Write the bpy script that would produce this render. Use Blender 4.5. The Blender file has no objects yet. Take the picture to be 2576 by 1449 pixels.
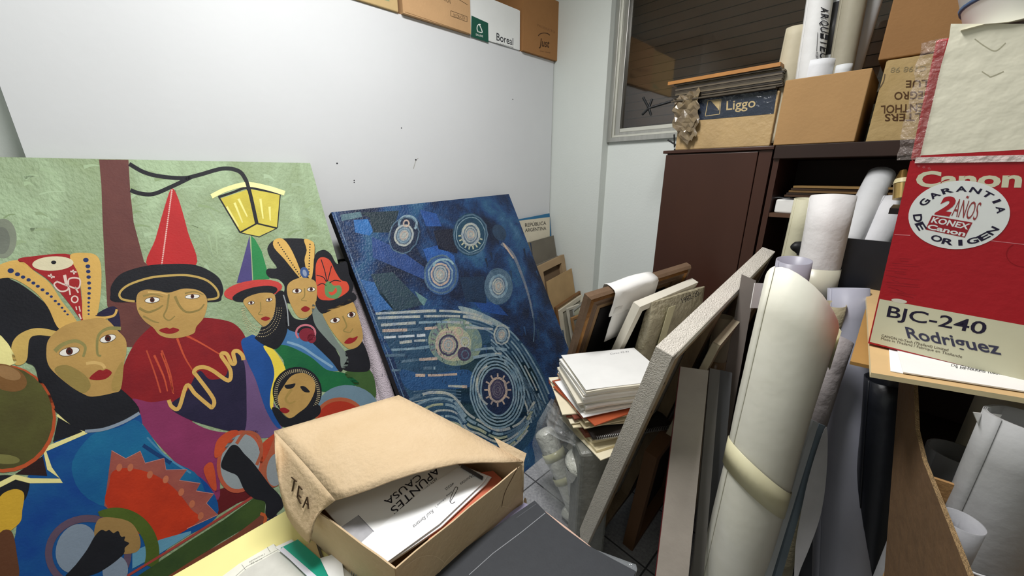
import bpy, math, random
from math import sin, cos, tan, atan, pi, radians, sqrt
from mathutils import Vector, Matrix, noise
from mathutils.geometry import tessellate_polygon
random.seed(7)
S = bpy.context.scene
COL = S.collection
V3 = Vector

# ------------------------------------------------------------------ camera
FPX = 930.0                                   # focal length in pixels of the 2576 px wide frame
TH = atan(285 / FPX); YA = radians(46.6)
CAM = V3((1.9, 0.0, 1.5))
Hh = V3((-sin(YA), cos(YA), 0)); FW = Hh * cos(TH) + V3((0, 0, -sin(TH)))
RT = V3((cos(YA), sin(YA), 0)); UP = RT.cross(FW)
cd = bpy.data.cameras.new('camera'); cam = bpy.data.objects.new('camera', cd); COL.objects.link(cam)
cd.sensor_width = 36; cd.lens = 36 * FPX / 2576; cd.clip_start = 0.02
cam.matrix_world = Matrix(((RT.x, UP.x, -FW.x, CAM.x), (RT.y, UP.y, -FW.y, CAM.y), (RT.z, UP.z, -FW.z, CAM.z), (0, 0, 0, 1)))
S.camera = cam
# ------------------------------------------------------------------ world, lights, exposure
w = bpy.data.worlds.new('World'); S.world = w; w.use_nodes = True
w.node_tree.nodes['Background'].inputs[0].default_value = (0.9, 0.95, 1, 1)
w.node_tree.nodes['Background'].inputs[1].default_value = 0.05
def area(name, loc, rot, sx, sy, power, col):
    l = bpy.data.lights.new(name, 'AREA'); l.shape = 'RECTANGLE'; l.size = sx; l.size_y = sy
    l.energy = power; l.color = col
    o = bpy.data.objects.new(name, l); COL.objects.link(o); o.location = loc; o.rotation_euler = rot
    return o
area('ceiling_tube_light', (1.15, 0.5, 2.93), (0, 0, 0), 0.3, 1.0, 40, (1, 0.99, 0.98))
area('rear_area_light', (2.3, -1.0, 2.93), (0, 0, 0), 0.6, 1.2, 3, (1, 0.985, 0.96))  # weak area light high up behind the camera, far dimmer than the main one
S.view_settings.view_transform = 'Standard'; S.view_settings.look = 'None'
S.view_settings.gamma = 1; S.view_settings.use_curve_mapping = False
S.view_settings.exposure = 0.42

# ------------------------------------------------------------------ sight-line helpers (place things at a distance along a sight line)
def ray(px, py): return FW + RT * ((px - 1288) / FPX) + UP * ((724.5 - py) / FPX)
def Q(px, py, s): return CAM + ray(px, py) * s
def atx(px, py, x): r = ray(px, py); return CAM + r * ((x - CAM.x) / r.x)
def aty(px, py, y): r = ray(px, py); return CAM + r * ((y - CAM.y) / r.y)
def atz(px, py, z): r = ray(px, py); return CAM + r * ((z - CAM.z) / r.z)
def onpl(p, pl): r = ray(*p); return CAM + r * ((pl[0] - CAM).dot(pl[1]) / r.dot(pl[1]))
def perp(A, D, b):                            # point on sight line b so that A->B is square to A->D
    u = D - A; r = ray(*b); return CAM + r * ((A - CAM).dot(u) / r.dot(u))

# ------------------------------------------------------------------ materials
def lin(c): return c / 12.92 if c <= 0.04045 else ((c + 0.055) / 1.055) ** 2.4
def hexc(h, k=1.0):
    return tuple(min(1, lin(int(h[i:i + 2], 16) / 255) * k) for i in (0, 2, 4)) + (1,)
MC = {}
def mat(h, rough=0.6, var=0.12, scale=6.0, bump=0.0, bscale=60.0, metal=0.0, h2=None, stretch=None, spec=0.3, k=1.0, coat=0.0):
    key = (h, rough, var, scale, bump, bscale, metal, h2, stretch, spec, k, coat)
    if key in MC: return MC[key]
    m = bpy.data.materials.new('m_' + h); m.use_nodes = True; nt = m.node_tree; N = nt.nodes; L = nt.links
    b = N['Principled BSDF']; b.inputs['Roughness'].default_value = rough; b.inputs['Metallic'].default_value = metal
    b.inputs['Specular IOR Level'].default_value = spec
    if coat: b.inputs['Coat Weight'].default_value = coat; b.inputs['Coat Roughness'].default_value = 0.15
    tc = N.new('ShaderNodeTexCoord'); mp = N.new('ShaderNodeMapping'); L.new(tc.outputs['Object'], mp.inputs[0])
    if stretch: mp.inputs['Scale'].default_value = stretch
    nz = N.new('ShaderNodeTexNoise'); nz.inputs['Scale'].default_value = scale; nz.inputs['Detail'].default_value = 6
    nz.inputs['Roughness'].default_value = 0.6
    L.new(mp.outputs[0], nz.inputs['Vector'])
    c = hexc(h, k)
    if h2: a, z = c, hexc(h2, k)
    else: a = tuple(x * (1 - var) for x in c[:3]) + (1,); z = tuple(min(1, x * (1 + var)) for x in c[:3]) + (1,)
    rp = N.new('ShaderNodeValToRGB'); rp.color_ramp.elements[0].position = 0.32; rp.color_ramp.elements[1].position = 0.68
    rp.color_ramp.elements[0].color = a; rp.color_ramp.elements[1].color = z
    L.new(nz.outputs['Fac'], rp.inputs[0]); L.new(rp.outputs[0], b.inputs['Base Color'])
    if bump:
        n2 = N.new('ShaderNodeTexNoise'); n2.inputs['Scale'].default_value = bscale; n2.inputs['Detail'].default_value = 4
        L.new(mp.outputs[0], n2.inputs['Vector'])
        bp = N.new('ShaderNodeBump'); bp.inputs['Strength'].default_value = bump; bp.inputs['Distance'].default_value = 0.01
        L.new(n2.outputs['Fac'], bp.inputs['Height']); L.new(bp.outputs[0], b.inputs['Normal'])
    MC[key] = m; return m
def film(name, tint, opac, rough=0.12, bump=0.6, bscale=25):
    """clear plastic: mostly see-through, glossy, slightly milky"""
    if name in MC: return MC[name]
    m = bpy.data.materials.new(name); m.use_nodes = True; nt = m.node_tree; N = nt.nodes; L = nt.links
    b = N['Principled BSDF']; b.inputs['Base Color'].default_value = hexc(tint); b.inputs['Roughness'].default_value = rough
    b.inputs['Specular IOR Level'].default_value = 0.8
    tr = N.new('ShaderNodeBsdfTransparent'); mx = N.new('ShaderNodeMixShader')
    tc = N.new('ShaderNodeTexCoord'); n2 = N.new('ShaderNodeTexNoise'); n2.inputs['Scale'].default_value = bscale; n2.inputs['Detail'].default_value = 5
    L.new(tc.outputs['Object'], n2.inputs['Vector'])
    bp = N.new('ShaderNodeBump'); bp.inputs['Strength'].default_value = bump; bp.inputs['Distance'].default_value = 0.02
    L.new(n2.outputs['Fac'], bp.inputs['Height']); L.new(bp.outputs[0], b.inputs['Normal'])
    mx.inputs[0].default_value = opac
    L.new(tr.outputs[0], mx.inputs[1]); L.new(b.outputs[0], mx.inputs[2]); L.new(mx.outputs[0], N['Material Output'].inputs[0])
    MC[name] = m; return m
PAINT = lambda h, v=0.1, h2=None: mat(h, 0.6, v, 9, 0.10, 160, h2=h2, spec=0.2)
CARD = mat('c9a77c', 0.85, 0.06, 9, 0.15, 120, spec=0.15)
CARD2 = mat('a98256', 0.85, 0.08, 7, 0.2, 90, spec=0.15)
WHITE = mat('f0f0ee', 0.7, 0.03, 5)
PAPER = mat('ecebe8', 0.75, 0.03, 12, spec=0.2)
INK = mat('22222a', 0.6, 0.1)
BLACKM = mat('17181a', 0.5, 0.2)

# ------------------------------------------------------------------ mesh builder
class MB:
    def __init__(s): s.v = []; s.f = []; s.m = []; s.mats = []; s.sm = []
    def mi(s, m):
        if m not in s.mats: s.mats.append(m)
        return s.mats.index(m)
    def face(s, pts, m, smooth=False):
        i = len(s.v); s.v += [V3(p) for p in pts]; s.f.append(list(range(i, i + len(pts)))); s.m.append(s.mi(m)); s.sm.append(smooth)
    def mesh(s, vs, fs, m, smooth=False):
        i = len(s.v); s.v += [V3(p) for p in vs]; k = s.mi(m)
        for f in fs: s.f.append([i + a for a in f]); s.m.append(k); s.sm.append(smooth)
    def grid(s, rows, m, smooth=True, closed=False):
        n = len(rows[0]); i = len(s.v); k = s.mi(m)
        for r in rows: s.v += [V3(p) for p in r]
        for a in range(len(rows) - 1):
            for b in range(n if closed else n - 1):
                c = (b + 1) % n
                s.f.append([i + a * n + b, i + a * n + c, i + (a + 1) * n + c, i + (a + 1) * n + b]); s.m.append(k); s.sm.append(smooth)
    def box(s, P, U, V, W, m):
        p = [P, P + U, P + U + V, P + V, P + W, P + U + W, P + U + V + W, P + V + W]
        s.mesh(p, [(0, 3, 2, 1), (4, 5, 6, 7), (0, 1, 5, 4), (1, 2, 6, 5), (2, 3, 7, 6), (3, 0, 4, 7)], m)
    def bx(s, a, b, m):
        a = V3(a); b = V3(b); d = b - a; s.box(a, V3((d.x, 0, 0)), V3((0, d.y, 0)), V3((0, 0, d.z)), m)
    def prism(s, pts, W, m, mside=None):
        n = len(pts); p = [V3(q) for q in pts]; i = len(s.v); s.v += p + [q + W for q in p]
        k = s.mi(m); k2 = s.mi(mside or m)
        s.f.append([i + a for a in range(n)]); s.m.append(k); s.sm.append(False)
        s.f.append([i + n + a for a in reversed(range(n))]); s.m.append(k); s.sm.append(False)
        for a in range(n):
            b = (a + 1) % n; s.f.append([i + a, i + n + a, i + n + b, i + b]); s.m.append(k2); s.sm.append(False)
    def build(s, name, parent=None, label=None, cat=None, group=None, kind=None, bevel=0, solid=0, origin=None):
        if origin is None:
            if parent is not None: origin = parent['_o']; origin = V3(origin)
            else:
                xs = [p.x for p in s.v]; ys = [p.y for p in s.v]; zs = [p.z for p in s.v]
                origin = V3(((min(xs) + max(xs)) / 2, (min(ys) + max(ys)) / 2, min(zs)))
        me = bpy.data.meshes.new(name); me.from_pydata([p - origin for p in s.v], [], s.f)
        for m in s.mats: me.materials.append(m)
        for p, k, q in zip(me.polygons, s.m, s.sm): p.material_index = k; p.use_smooth = q
        me.validate(); me.update()
        o = bpy.data.objects.new(name, me); COL.objects.link(o)
        if parent is not None: o.parent = parent
        else: o.location = origin
        o['_o'] = list(origin)
        if bevel:
            b = o.modifiers.new('b', 'BEVEL'); b.width = bevel; b.segments = 2; b.limit_method = 'ANGLE'
        if solid:
            b = o.modifiers.new('s', 'SOLIDIFY'); b.thickness = solid; b.offset = 0
        if label: o['label'] = label
        if cat: o['category'] = cat
        if group: o['group'] = group
        if kind: o['kind'] = kind
        return o
def thing(name, label, cat, loc, group=None):
    o = bpy.data.objects.new(name, None); COL.objects.link(o); o.location = loc; o.empty_display_size = 0.05
    o['_o'] = list(loc); o['label'] = label; o['category'] = cat
    if group: o['group'] = group
    return o
# --- flat marks on a plane, given as outlines seen on it
def crom(pts, closed=True, n=5):
    out = []; N = len(pts)
    rng = range(N) if closed else range(N - 1)
    for i in rng:
        g = (lambda k: pts[k % N]) if closed else (lambda k: pts[max(0, min(N - 1, k))])
        p0, p1, p2, p3 = g(i - 1), g(i), g(i + 1), g(i + 2)
        for j in range(n):
            t = j / n
            out.append(tuple(0.5 * ((2 * p1[a]) + (-p0[a] + p2[a]) * t + (2 * p0[a] - 5 * p1[a] + 4 * p2[a] - p3[a]) * t * t + (-p0[a] + 3 * p1[a] - 3 * p2[a] + p3[a]) * t ** 3) for a in (0, 1)))
    if not closed: out.append(tuple(pts[-1]))
    return out
LAY = 0.00012
class Dec:
    """marks on plane (P,N) with N towards the viewer's side"""
    def __init__(s, mb, P, N, conv=None): s.mb = mb; s.N = N.normalized(); s.P = P; s.c = conv or (lambda p: p)
    def w(s, p, l): return onpl(p, (s.P + s.N * (LAY * l), s.N))
    def poly(s, pts, m, l=1, smooth=True, n=5):
        pts = [s.c(p) for p in pts]
        if smooth: pts = crom(pts, True, n)
        tri = tessellate_polygon([[V3((p[0], p[1], 0)) for p in pts]])
        s.mb.mesh([s.w(p, l) for p in pts], tri, m)
    def ell(s, c, rx, ry, m, l=1, rot=0, n=28):
        a = radians(rot); q = []; cv = s.c; c = cv(c); s.c = lambda p: p
        for i in range(n):
            t = 2 * pi * i / n; x, y = rx * cos(t), ry * sin(t)
            q.append((c[0] + x * cos(a) - y * sin(a), c[1] + x * sin(a) + y * cos(a)))
        s.poly(q, m, l, False); s.c = cv
    def stroke(s, pts, wd, m, l=1, smooth=True, closed=False, w2=None):
        pts = [s.c(p) for p in pts]
        if smooth: pts = crom(pts, closed, 6)
        if closed: pts = pts + [pts[0]]
        A = []; B = []; n = len(pts)
        for i, p in enumerate(pts):
            a = pts[max(0, i - 1)]; b = pts[min(n - 1, i + 1)]
            if closed and i in (0, n - 1): a = pts[-2]; b = pts[1]
            dx, dy = b[0] - a[0], b[1] - a[1]; d = sqrt(dx * dx + dy * dy) or 1
            k = wd if w2 is None else wd + (w2 - wd) * i / (n - 1)
            ox, oy = -dy / d * k / 2, dx / d * k / 2
            A.append(s.w((p[0] + ox, p[1] + oy), l)); B.append(s.w((p[0] - ox, p[1] - oy), l))
        s.mb.grid([A, B], m, False)
    def ring(s, c, rx, ry, wd, m, l=1, rot=0, a0=0, a1=360, n=36, jit=0):
        a = radians(rot); q = []; cv = s.c; c = cv(c); s.c = lambda p: p
        full = abs(a1 - a0) >= 360
        for i in range(n if full else n + 1):
            t = radians(a0 + (a1 - a0) * i / n); j = 1 + random.uniform(-jit, jit); x, y = rx * j * cos(t), ry * j * sin(t)
            q.append((c[0] + x * cos(a) - y * sin(a), c[1] + x * sin(a) + y * cos(a)))
        s.stroke(q, wd, m, l, False, full); s.c = cv
    def dots(s, pts, r, m, l=1):
        for p in pts: s.ell(p, r, r, m, l, n=8)
    def text(s, t, p0, p1, pt, m, l=2, bold=0.0, shear=0.0):
        vs, fs, W = tmesh(t, bold, shear)
        O = s.w(s.c(p0), l); U = s.w(s.c(p1), l) - O; Vv = s.w(s.c(pt), l) - O
        s.mb.mesh([O + U * (x / W) + Vv * (y / 0.70) for x, y in vs], fs, m)
    def arc_text(s, t, c, rx, ry, a0, a1, h, m, l=2, bold=0.0, wfac=0.8, inward=False, rot=0):
        """letters along an ellipse; inward=True sets them upright along the lower side"""
        n = len(t); rr = radians(rot)
        def P(a, k=1.0):
            x, y = rx * k * cos(a), ry * k * sin(a); return (c[0] + x * cos(rr) - y * sin(rr), c[1] + x * sin(rr) + y * cos(rr))
        for i, ch in enumerate(t):
            if ch == ' ': continue
            a = radians(a0 + (a1 - a0) * i / max(1, n - 1)); da = abs(radians(a1 - a0)) / max(1, n - 1) * wfac / 2
            if ch == 'I': da *= 0.35
            sg = 1 if a1 > a0 else -1
            p0 = P(a - sg * da); p1 = P(a + sg * da); mid = P(a); out = P(a, 1 + h / max(rx, ry) * (-1 if inward else 1) * 1.25)
            s.text(ch, p0, p1, (p0[0] + out[0] - mid[0], p0[1] + out[1] - mid[1]), m, l, bold)
TM = {}
def tmesh(t, bold, shear):
    k = (t, bold, shear)
    if k in TM: return TM[k]
    cu = bpy.data.curves.new('t', 'FONT'); cu.body = t; cu.resolution_u = 3; cu.offset = bold; cu.shear = shear
    o = bpy.data.objects.new('t', cu); COL.objects.link(o)
    dg = bpy.context.evaluated_depsgraph_get(); me = o.evaluated_get(dg).to_mesh()
    vs = [(v.co.x, v.co.y) for v in me.vertices]; fs = [tuple(p.vertices) for p in me.polygons]
    x0 = min(v[0] for v in vs); W = max(v[0] for v in vs) - x0; vs = [(x - x0, y) for x, y in vs]
    bpy.data.objects.remove(o); bpy.data.curves.remove(cu)
    TM[k] = (vs, fs, W); return TM[k]
def nrm(U, V, toward=None):
    n = U.cross(V).normalized(); c = (toward or CAM)
    return n
def facing(n, P):                             # the normal of a pair that looks at the viewer
    return n if (CAM - P).dot(n) > 0 else -n
# --- common shapes
def roll_mesh(mb, A, B, ra, rb, m, turns=2.15, pitch=0.03, seg=26, start=0.0, wob=0.0, rows=10, mi=None, cut=(0, 0)):
    """a sheet rolled up: spiral section swept from A to B"""
    ax = (B - A); L = ax.length; z = ax.normalized(); x = z.orthogonal().normalized(); y = z.cross(x)
    R = []; n = int(seg * turns); sd = random.random() * 50
    for j in range(rows + 1):
        t = j / rows; r0 = ra + (rb - ra) * t; row = []
        for i in range(n + 1):
            a = start + 2 * pi * i / seg
            r = r0 * (1 - pitch * 3 * i / n * turns) + pitch * 0.0
            if wob: r *= 1 + wob * noise.noise(V3((cos(a) * 1.3 + sd, sin(a) * 1.3, t * 4)))
            tt = t
            if cut and j < 3: dd_ = x * cos(a) + y * sin(a); tt = t - (1 - j / 3) * (cut[0] * -dd_.dot(RT) + cut[1] * -dd_.dot(Hh)) * r / L
            row.append(A + ax * tt + (x * cos(a) + y * sin(a)) * r)
        R.append(row)
    mb.grid(R, m)
def tube(mb, A, B, ra, rb, m, seg=24, caps=True, rows=1, wob=0, smooth=True, half=None):
    ax = (B - A); z = ax.normalized(); x = z.orthogonal().normalized(); y = z.cross(x); R = []; sd = random.random() * 50
    for j in range(rows + 1):
        t = j / rows; r = ra + (rb - ra) * t
        R.append([A + ax * t + (x * cos(2 * pi * i / seg) + y * sin(2 * pi * i / seg)) * r * (1 + (wob * noise.noise(V3((cos(2 * pi * i / seg) + sd, sin(2 * pi * i / seg), t * 5))) if wob else 0)) for i in range(seg)])
    mb.grid(R, m, smooth, True)
    if caps: mb.face(list(reversed(R[0])), m); mb.face(R[-1], m)
def wire(mb, pts, r, m, seg=8):
    for a, b in zip(pts, pts[1:]): tube(mb, V3(a), V3(b), r, r, m, seg)
def sweep_frame(mb, P, U, V, prof, m):
    """profile (inset, height) carried round the rectangle P,P+U,P+U+V,P+V with mitred corners; height along N"""
    u = U.normalized(); v = (V - u * V.dot(u)).normalized(); N = u.cross(v).normalized()
    C = []
    for ins, h, nn in prof:
        C.append([P + u * ins + v * ins + nn * h, P + U - u * ins + v * ins + nn * h, P + U + V - u * ins - v * ins + nn * h, P + V + u * ins - v * ins + nn * h])
    mb.grid(C + [C[0]], m, False, True)
def rect_frame(mb, P, U, V, N, w, prof, m): # prof list of (inset fraction of w, height metres)
    sweep_frame(mb, P, U, V, [(a * w, h, N) for a, h in prof], m)
def tape(parent, A, B, ra, rb, t0, t1, m, label=None, name='tape', skew=0.0):
    mb = MB(); ax = B - A; z = ax.normalized(); x = z.orthogonal().normalized(); y = z.cross(x); R = []
    rv = (x.dot(RT), y.dot(RT))
    for t, e in ((t0, 0), (t0, .0012), (t1, .0012), (t1, 0)):
        r = ra + (rb - ra) * t; q = []
        for i in range(32):
            a = 2 * pi * i / 32; s = (x * cos(a) + y * sin(a)); q.append(A + ax * t + z * (s.dot(RT) * skew * r) + s * (r * 1.02 + e))
        R.append(q)
    mb.grid(R, m, True, True)
    return mb.build(name, parent, label=label)

# =================================================================== THE ROOM
X = V3((1, 0, 0)); Y = V3((0, 1, 0)); Z = V3((0, 0, 1))
WALLM = mat('dfe4e0', 0.8, 0.015, 3, 0.08, 90)
# floor: speckled grey tiles with dark joints (procedural)
def floor_mat():
    m = mat('a9a9ac', 0.55, 0.0, 90, h2='85868a'); m = m.copy(); nt = m.node_tree; N = nt.nodes; L = nt.links
    b = N['Principled BSDF']; rp = [n for n in N if n.type == 'VALTORGB'][0]
    tc = [n for n in N if n.type == 'TEX_COORD'][0]
    br = N.new('ShaderNodeTexBrick'); br.offset = 0; br.inputs['Scale'].default_value = 1; br.inputs['Mortar Size'].default_value = 0.0035
    br.inputs['Brick Width'].default_value = 0.3; br.inputs['Row Height'].default_value = 0.3
    br.inputs['Mortar'].default_value = (0.06, 0.06, 0.065, 1)
    mp = N.new('ShaderNodeMapping'); mp.inputs['Rotation'].default_value = (0, 0, 0); mp.inputs['Location'].default_value = (0.02, 0.07, 0)
    L.new(tc.outputs['Object'], mp.inputs[0]); L.new(mp.outputs[0], br.inputs['Vector'])
    L.new(rp.outputs[0], br.inputs['Color1']); L.new(rp.outputs[0], br.inputs['Color2']); L.new(br.outputs['Color'], b.inputs['Base Color'])
    return m
mb = MB(); mb.bx((-0.75, -1.9, -0.1), (3.7, 2.6, 0), floor_mat()); mb.build('floor', kind='structure', origin=V3((0, 0, 0)))
mb = MB(); mb.bx((-0.75, -1.9, 3.0), (3.7, 2.6, 3.1), WALLM); mb.build('ceiling', kind='structure')
mb = MB(); mb.bx((-0.75, -.272, 0), (-0.65, 2.6, 3), WALLM); mb.bx((-0.75, -1.9, 0), (-0.10, -.272, 3), WALLM); mb.build('wall_left', kind='structure')
mb = MB(); mb.bx((3.6, -1.9, 0), (3.7, 2.6, 3), WALLM); mb.build('wall_right', kind='structure')
mb = MB(); mb.bx((-0.65, -1.9, 0), (3.6, -1.8, 3), WALLM); mb.build('wall_front', kind='structure')
YB = 2.27; WX0, WX1, WZ0, WZ1 = 0.445, 2.05, 1.715, 2.75
mb = MB()
mb.bx((-0.65, YB, 0), (WX0, YB + .12, 3), WALLM); mb.bx((WX1, YB, 0), (3.6, YB + .12, 3), WALLM)
mb.bx((WX0, YB, 0), (WX1, YB + .12, WZ0), WALLM); mb.bx((WX0, YB, WZ1), (WX1, YB + .12, 3), WALLM)
mb.build('wall_back', kind='structure')
mb = MB(); mb.bx((-0.65, 2.2, 0), (0.43, YB, 3), mat('d5dad5', 0.8, 0.015, 3, 0.08, 90)); mb.build('wall_pillar', kind='structure')
# window: aluminium frame, sash and pane, dark roller shutter behind it
ALU = mat('b3b3ae', 0.38, 0.10, 4, metal=0.75, stretch=(8, 8, 0.6)); ALUL = mat('d2d2c8', 0.45, 0.06, 6, metal=0.4)
mb = MB()
def ring(mb, x0, x1, z0, z1, w_, y0, y1, m):
    mb.bx((x0, y0, z0), (x0 + w_, y1, z1), m); mb.bx((x1 - w_, y0, z0), (x1, y1, z1), m)
    mb.bx((x0 + w_, y0, z0), (x1 - w_, y1, z0 + w_), m); mb.bx((x0 + w_, y0, z1 - w_), (x1 - w_, y1, z1), m)
ring(mb, WX0 - .012, WX1, WZ0 - .012, WZ1, 0.028, YB - .025, YB + .09, ALU)
ring(mb, WX0 + .016, WX1 - .03, WZ0 + .016, WZ1 - .03, 0.012, YB - .012, YB + .09, ALUL)
win = mb.build('window_1', kind='structure', bevel=0.0015)
mb = MB(); ring(mb, WX0 + .028, WX1 - .045, WZ0 + .012, WZ1 - .045, 0.034, YB - .002, YB + .045, ALU)
mb.bx((WX0 + .062, YB + .0, WZ0 + .046), (WX1 - .08, YB + .04, WZ0 + .068), ALUL)
sash = mb.build('window_sash', win, bevel=0.002)
gm = bpy.data.materials.new('window_glass'); gm.use_nodes = True; gb = gm.node_tree.nodes['Principled BSDF']
gb.inputs['Base Color'].default_value = (0.75, 0.72, 0.66, 1); gb.inputs['Roughness'].default_value = 0.03; gb.inputs['Transmission Weight'].default_value = 1; gb.inputs['IOR'].default_value = 1.55
mb = MB(); mb.bx((WX0 + .06, YB + .02, WZ0 + .06), (WX1 - .08, YB + .026, WZ1 - .08), gm); mb.build('window_pane', sash)
mb = MB(); sh = mat('5a4433', 0.6, 0.12, 5, stretch=(1, 1, 8))
for i in range(24): mb.bx((WX0 - .05, YB + .20, WZ0 - .05 + i * .05), (WX1 + .05, YB + .212, WZ0 - .004 + i * .05), sh)
mb.bx((WX0 - .05, YB + .214, WZ0 - .05), (WX1 + .05, YB + .22, WZ1 + .05), BLACKM)
o = mb.build('roller_shutter', label='dark brown slatted roller shutter closed behind the window glass', cat='shutter')

# =================================================================== WHITE STORAGE BLOCK AND ITS CARTONS
YE = atx(1387, 450, 0).y
LAM = mat('d5d7d9', 0.55, 0.015, 2.5, 0.04, 40)
blk = thing('storage_block', 'tall white laminate storage block along the left wall, topped by cartons', 'cabinet', (-0.3, 1.0, 0))
mb = MB(); mb.bx((-.62, -.258, 0), (-.02, YE - .012, 2.225), LAM); mb.build('body', blk, bevel=0.002)
mb = MB(); mb.bx((-.02, -.258, 0), (0, YE - .012, 2.244), LAM)
d = Dec(mb, V3((0, 0, 1)), X)
for p, r in (((848, 411), 2.2), ((891, 454), 1.6), ((891, 459), 1.4), ((1010, 322), 1.5), ((1046, 402), 2.0), ((1290, 250), 1.2)): d.dots([p], r, INK, 2)
d.stroke([(1040, 425), (1046, 405), (1052, 398)], 1.5, mat('aaa89f'), 1)
mb.build('front_panel', blk)
# top board the cartons stand on
mb = MB(); mb.bx((-.62, -.258, 2.225), (-.02, YE - .012, 2.244), LAM); mb.build('top_board', blk)

def carton(name, label, cat, P, U, V, W, m, group=None, seam=True, tapec=None, decf=None, bevel=0.004, dname='body', open_top=False):
    t = thing(name, label, cat, P + U / 2 + V / 2, group)
    mb = MB()
    if open_top:
        k = 0.006; u = U.normalized() * k; v = V.normalized() * k
        mb.box(P, U, V, Z * k, m); mb.box(P, U, v, W, m); mb.box(P + V - v, U, v, W, m); mb.box(P + v, u, V - v * 2, W, m); mb.box(P + U - u + v, u, V - v * 2, W, m)
    else: mb.box(P, U, V, W, m)
    if decf: decf(mb)
    b = mb.build(dname, t, bevel=bevel)
    if not open_top and seam:
        mb = MB(); c = P + W + V * 0.02; n = W.normalized()
        mb.box(P + W + V * .01 + U * .005, U * .99, V * .485, n * .003, m); mb.box(P + W + V * .505 + U * .005, U * .99, V * .485, n * .003, m)
        mb.build('top_flap', t)
    if tapec:
        mb = MB(); n = W.normalized(); q = V.normalized()
        mb.box(P + W + V * .5 - q * .025 + n * .0032, U, q * .05, n * .0006, tapec); mb.build('packing_tape', t)
    return t
zt = 2.245
BRN = mat('b08a5e', 0.85, 0.05, 8, 0.1, 100, spec=0.15); BRD = mat('8a6238', 0.85, 0.06, 8, 0.1, 100, spec=0.15)
def pl(x0): return V3((x0, 0, 1))
def dA(mb):
    d = Dec(mb, pl(.012), X); d.poly([(905, -20), (983, 5), (980, 4), (975, -20)], mat('8d9a72'), 1, False)
carton('carton', 'brown carton with a greenish label, leftmost on top of the white block', 'box', V3((-.38, .60, zt)), X * .392, Y * .437, Z * .33, mat('c3a878', .85, .05, 8, .1, 100), decf=dA)
def dB(mb):
    d = Dec(mb, pl(.022), X); i = mat('4f3c28', 0.8)
    d.text('HIDRATANTE ALIMENTACION', (1037, -44), (1133, 10), (1038, -55), i, 2)
    d.text('DECORACION', (1140, 43), (1170, 50), (1140, 34), i, 2)
    for a, b in (((1134, 27), (1175, 42)), ((1175, 42), (1175, 55)), ((1175, 55), (1134, 40)), ((1134, 40), (1134, 27))): d.stroke([a, b], 1.2, i, 1, False)
    d.stroke([(1150, -4), (1176, 12)], 1.2, i, 1, False); d.stroke([(1150, -12), (1150, -4)], 1.2, i, 1, False)
    d.stroke([(1019, 30), (1180, 84)], 1.2, mat('7a5b3a'), 1, False)
carton('carton', 'brown printed carton between the green-labelled carton and the white one on the block', 'box', V3((-.38, 1.055, zt)), X * .402, Y * .408, Z * .34, mat('c09a70', .85, .05, 8, .1, 100), decf=dB)
def dW(mb):
    d = Dec(mb, pl(.008), X); g = mat('1d4f40', .6); wt = mat('e8ebe6', .6)
    d.poly([(1186, 39), (1228, 58), (1229, 107), (1185, 92)], g, 1, False)
    d.ring((1206, 71), 6, 10, 2, wt, 2, a0=100, a1=300, n=10); d.stroke([(1206, 62), (1212, 76), (1212, 82), (1201, 79)], 2, wt, 2)
    d.text('SAUDE', (1197, 89), (1215, 94), (1197, 84), wt, 2)
    d.text('Boreal', (1249, 101), (1291, 114), (1249, 82), INK, 2, 0.006); d.text('multifuncional', (1249, 110), (1291, 121), (1249, 106), INK, 2)
tb = atx(1302, 27, 0).z
carton('carton', 'white carton with a green panel and black lettering on top of the block', 'box', V3((-.38, 1.474, zt)), X * .388, Y * .382, Z * (tb - zt), mat('e3e5e3', .6, .03, 6), decf=dW)
t = thing('carton', 'small open brown carton with raised flaps behind the white lettered carton', 'box', (-.52, 1.6, zt))
mb = MB(); mb.bx((-.61, 1.42, zt), (-.40, 1.84, zt + .30), BRD); mb.build('body', t)
mb = MB(); mb.prism([V3((-.40, 1.62, zt + .30)), V3((-.40, 1.84, zt + .30)), V3((-.33, 1.82, zt + .46)), V3((-.33, 1.66, zt + .46))], V3((-.004, 0, -.002)), BRN); mb.build('flap', t)
def dJ(mb):
    d = Dec(mb, pl(.022), X); i = mat('3a2415', .8)
    d.text('Just', (1356, 115), (1382, 120), (1356, 95), i, 2, 0.012, 0.2); d.ring((1369, 92), 15, 9, 2, i, 1, a0=190, a1=340, n=10)
    d.text('PRODUCTO', (1352, 66), (1396, 84), (1352, 60), mat('6f4d2c'), 1); d.text('suizo natural', (1358, 129), (1384, 134), (1358, 126), i, 1)
jt = atx(1412, 14, 0).z
carton('carton', 'tall dark brown carton at the corner end of the white block', 'box', V3((-.32, 1.872, zt)), X * .342, Y * .345, Z * (jt - zt), mat('9b6f44', .85, .05, 8, .1, 100), decf=dJ)

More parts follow.
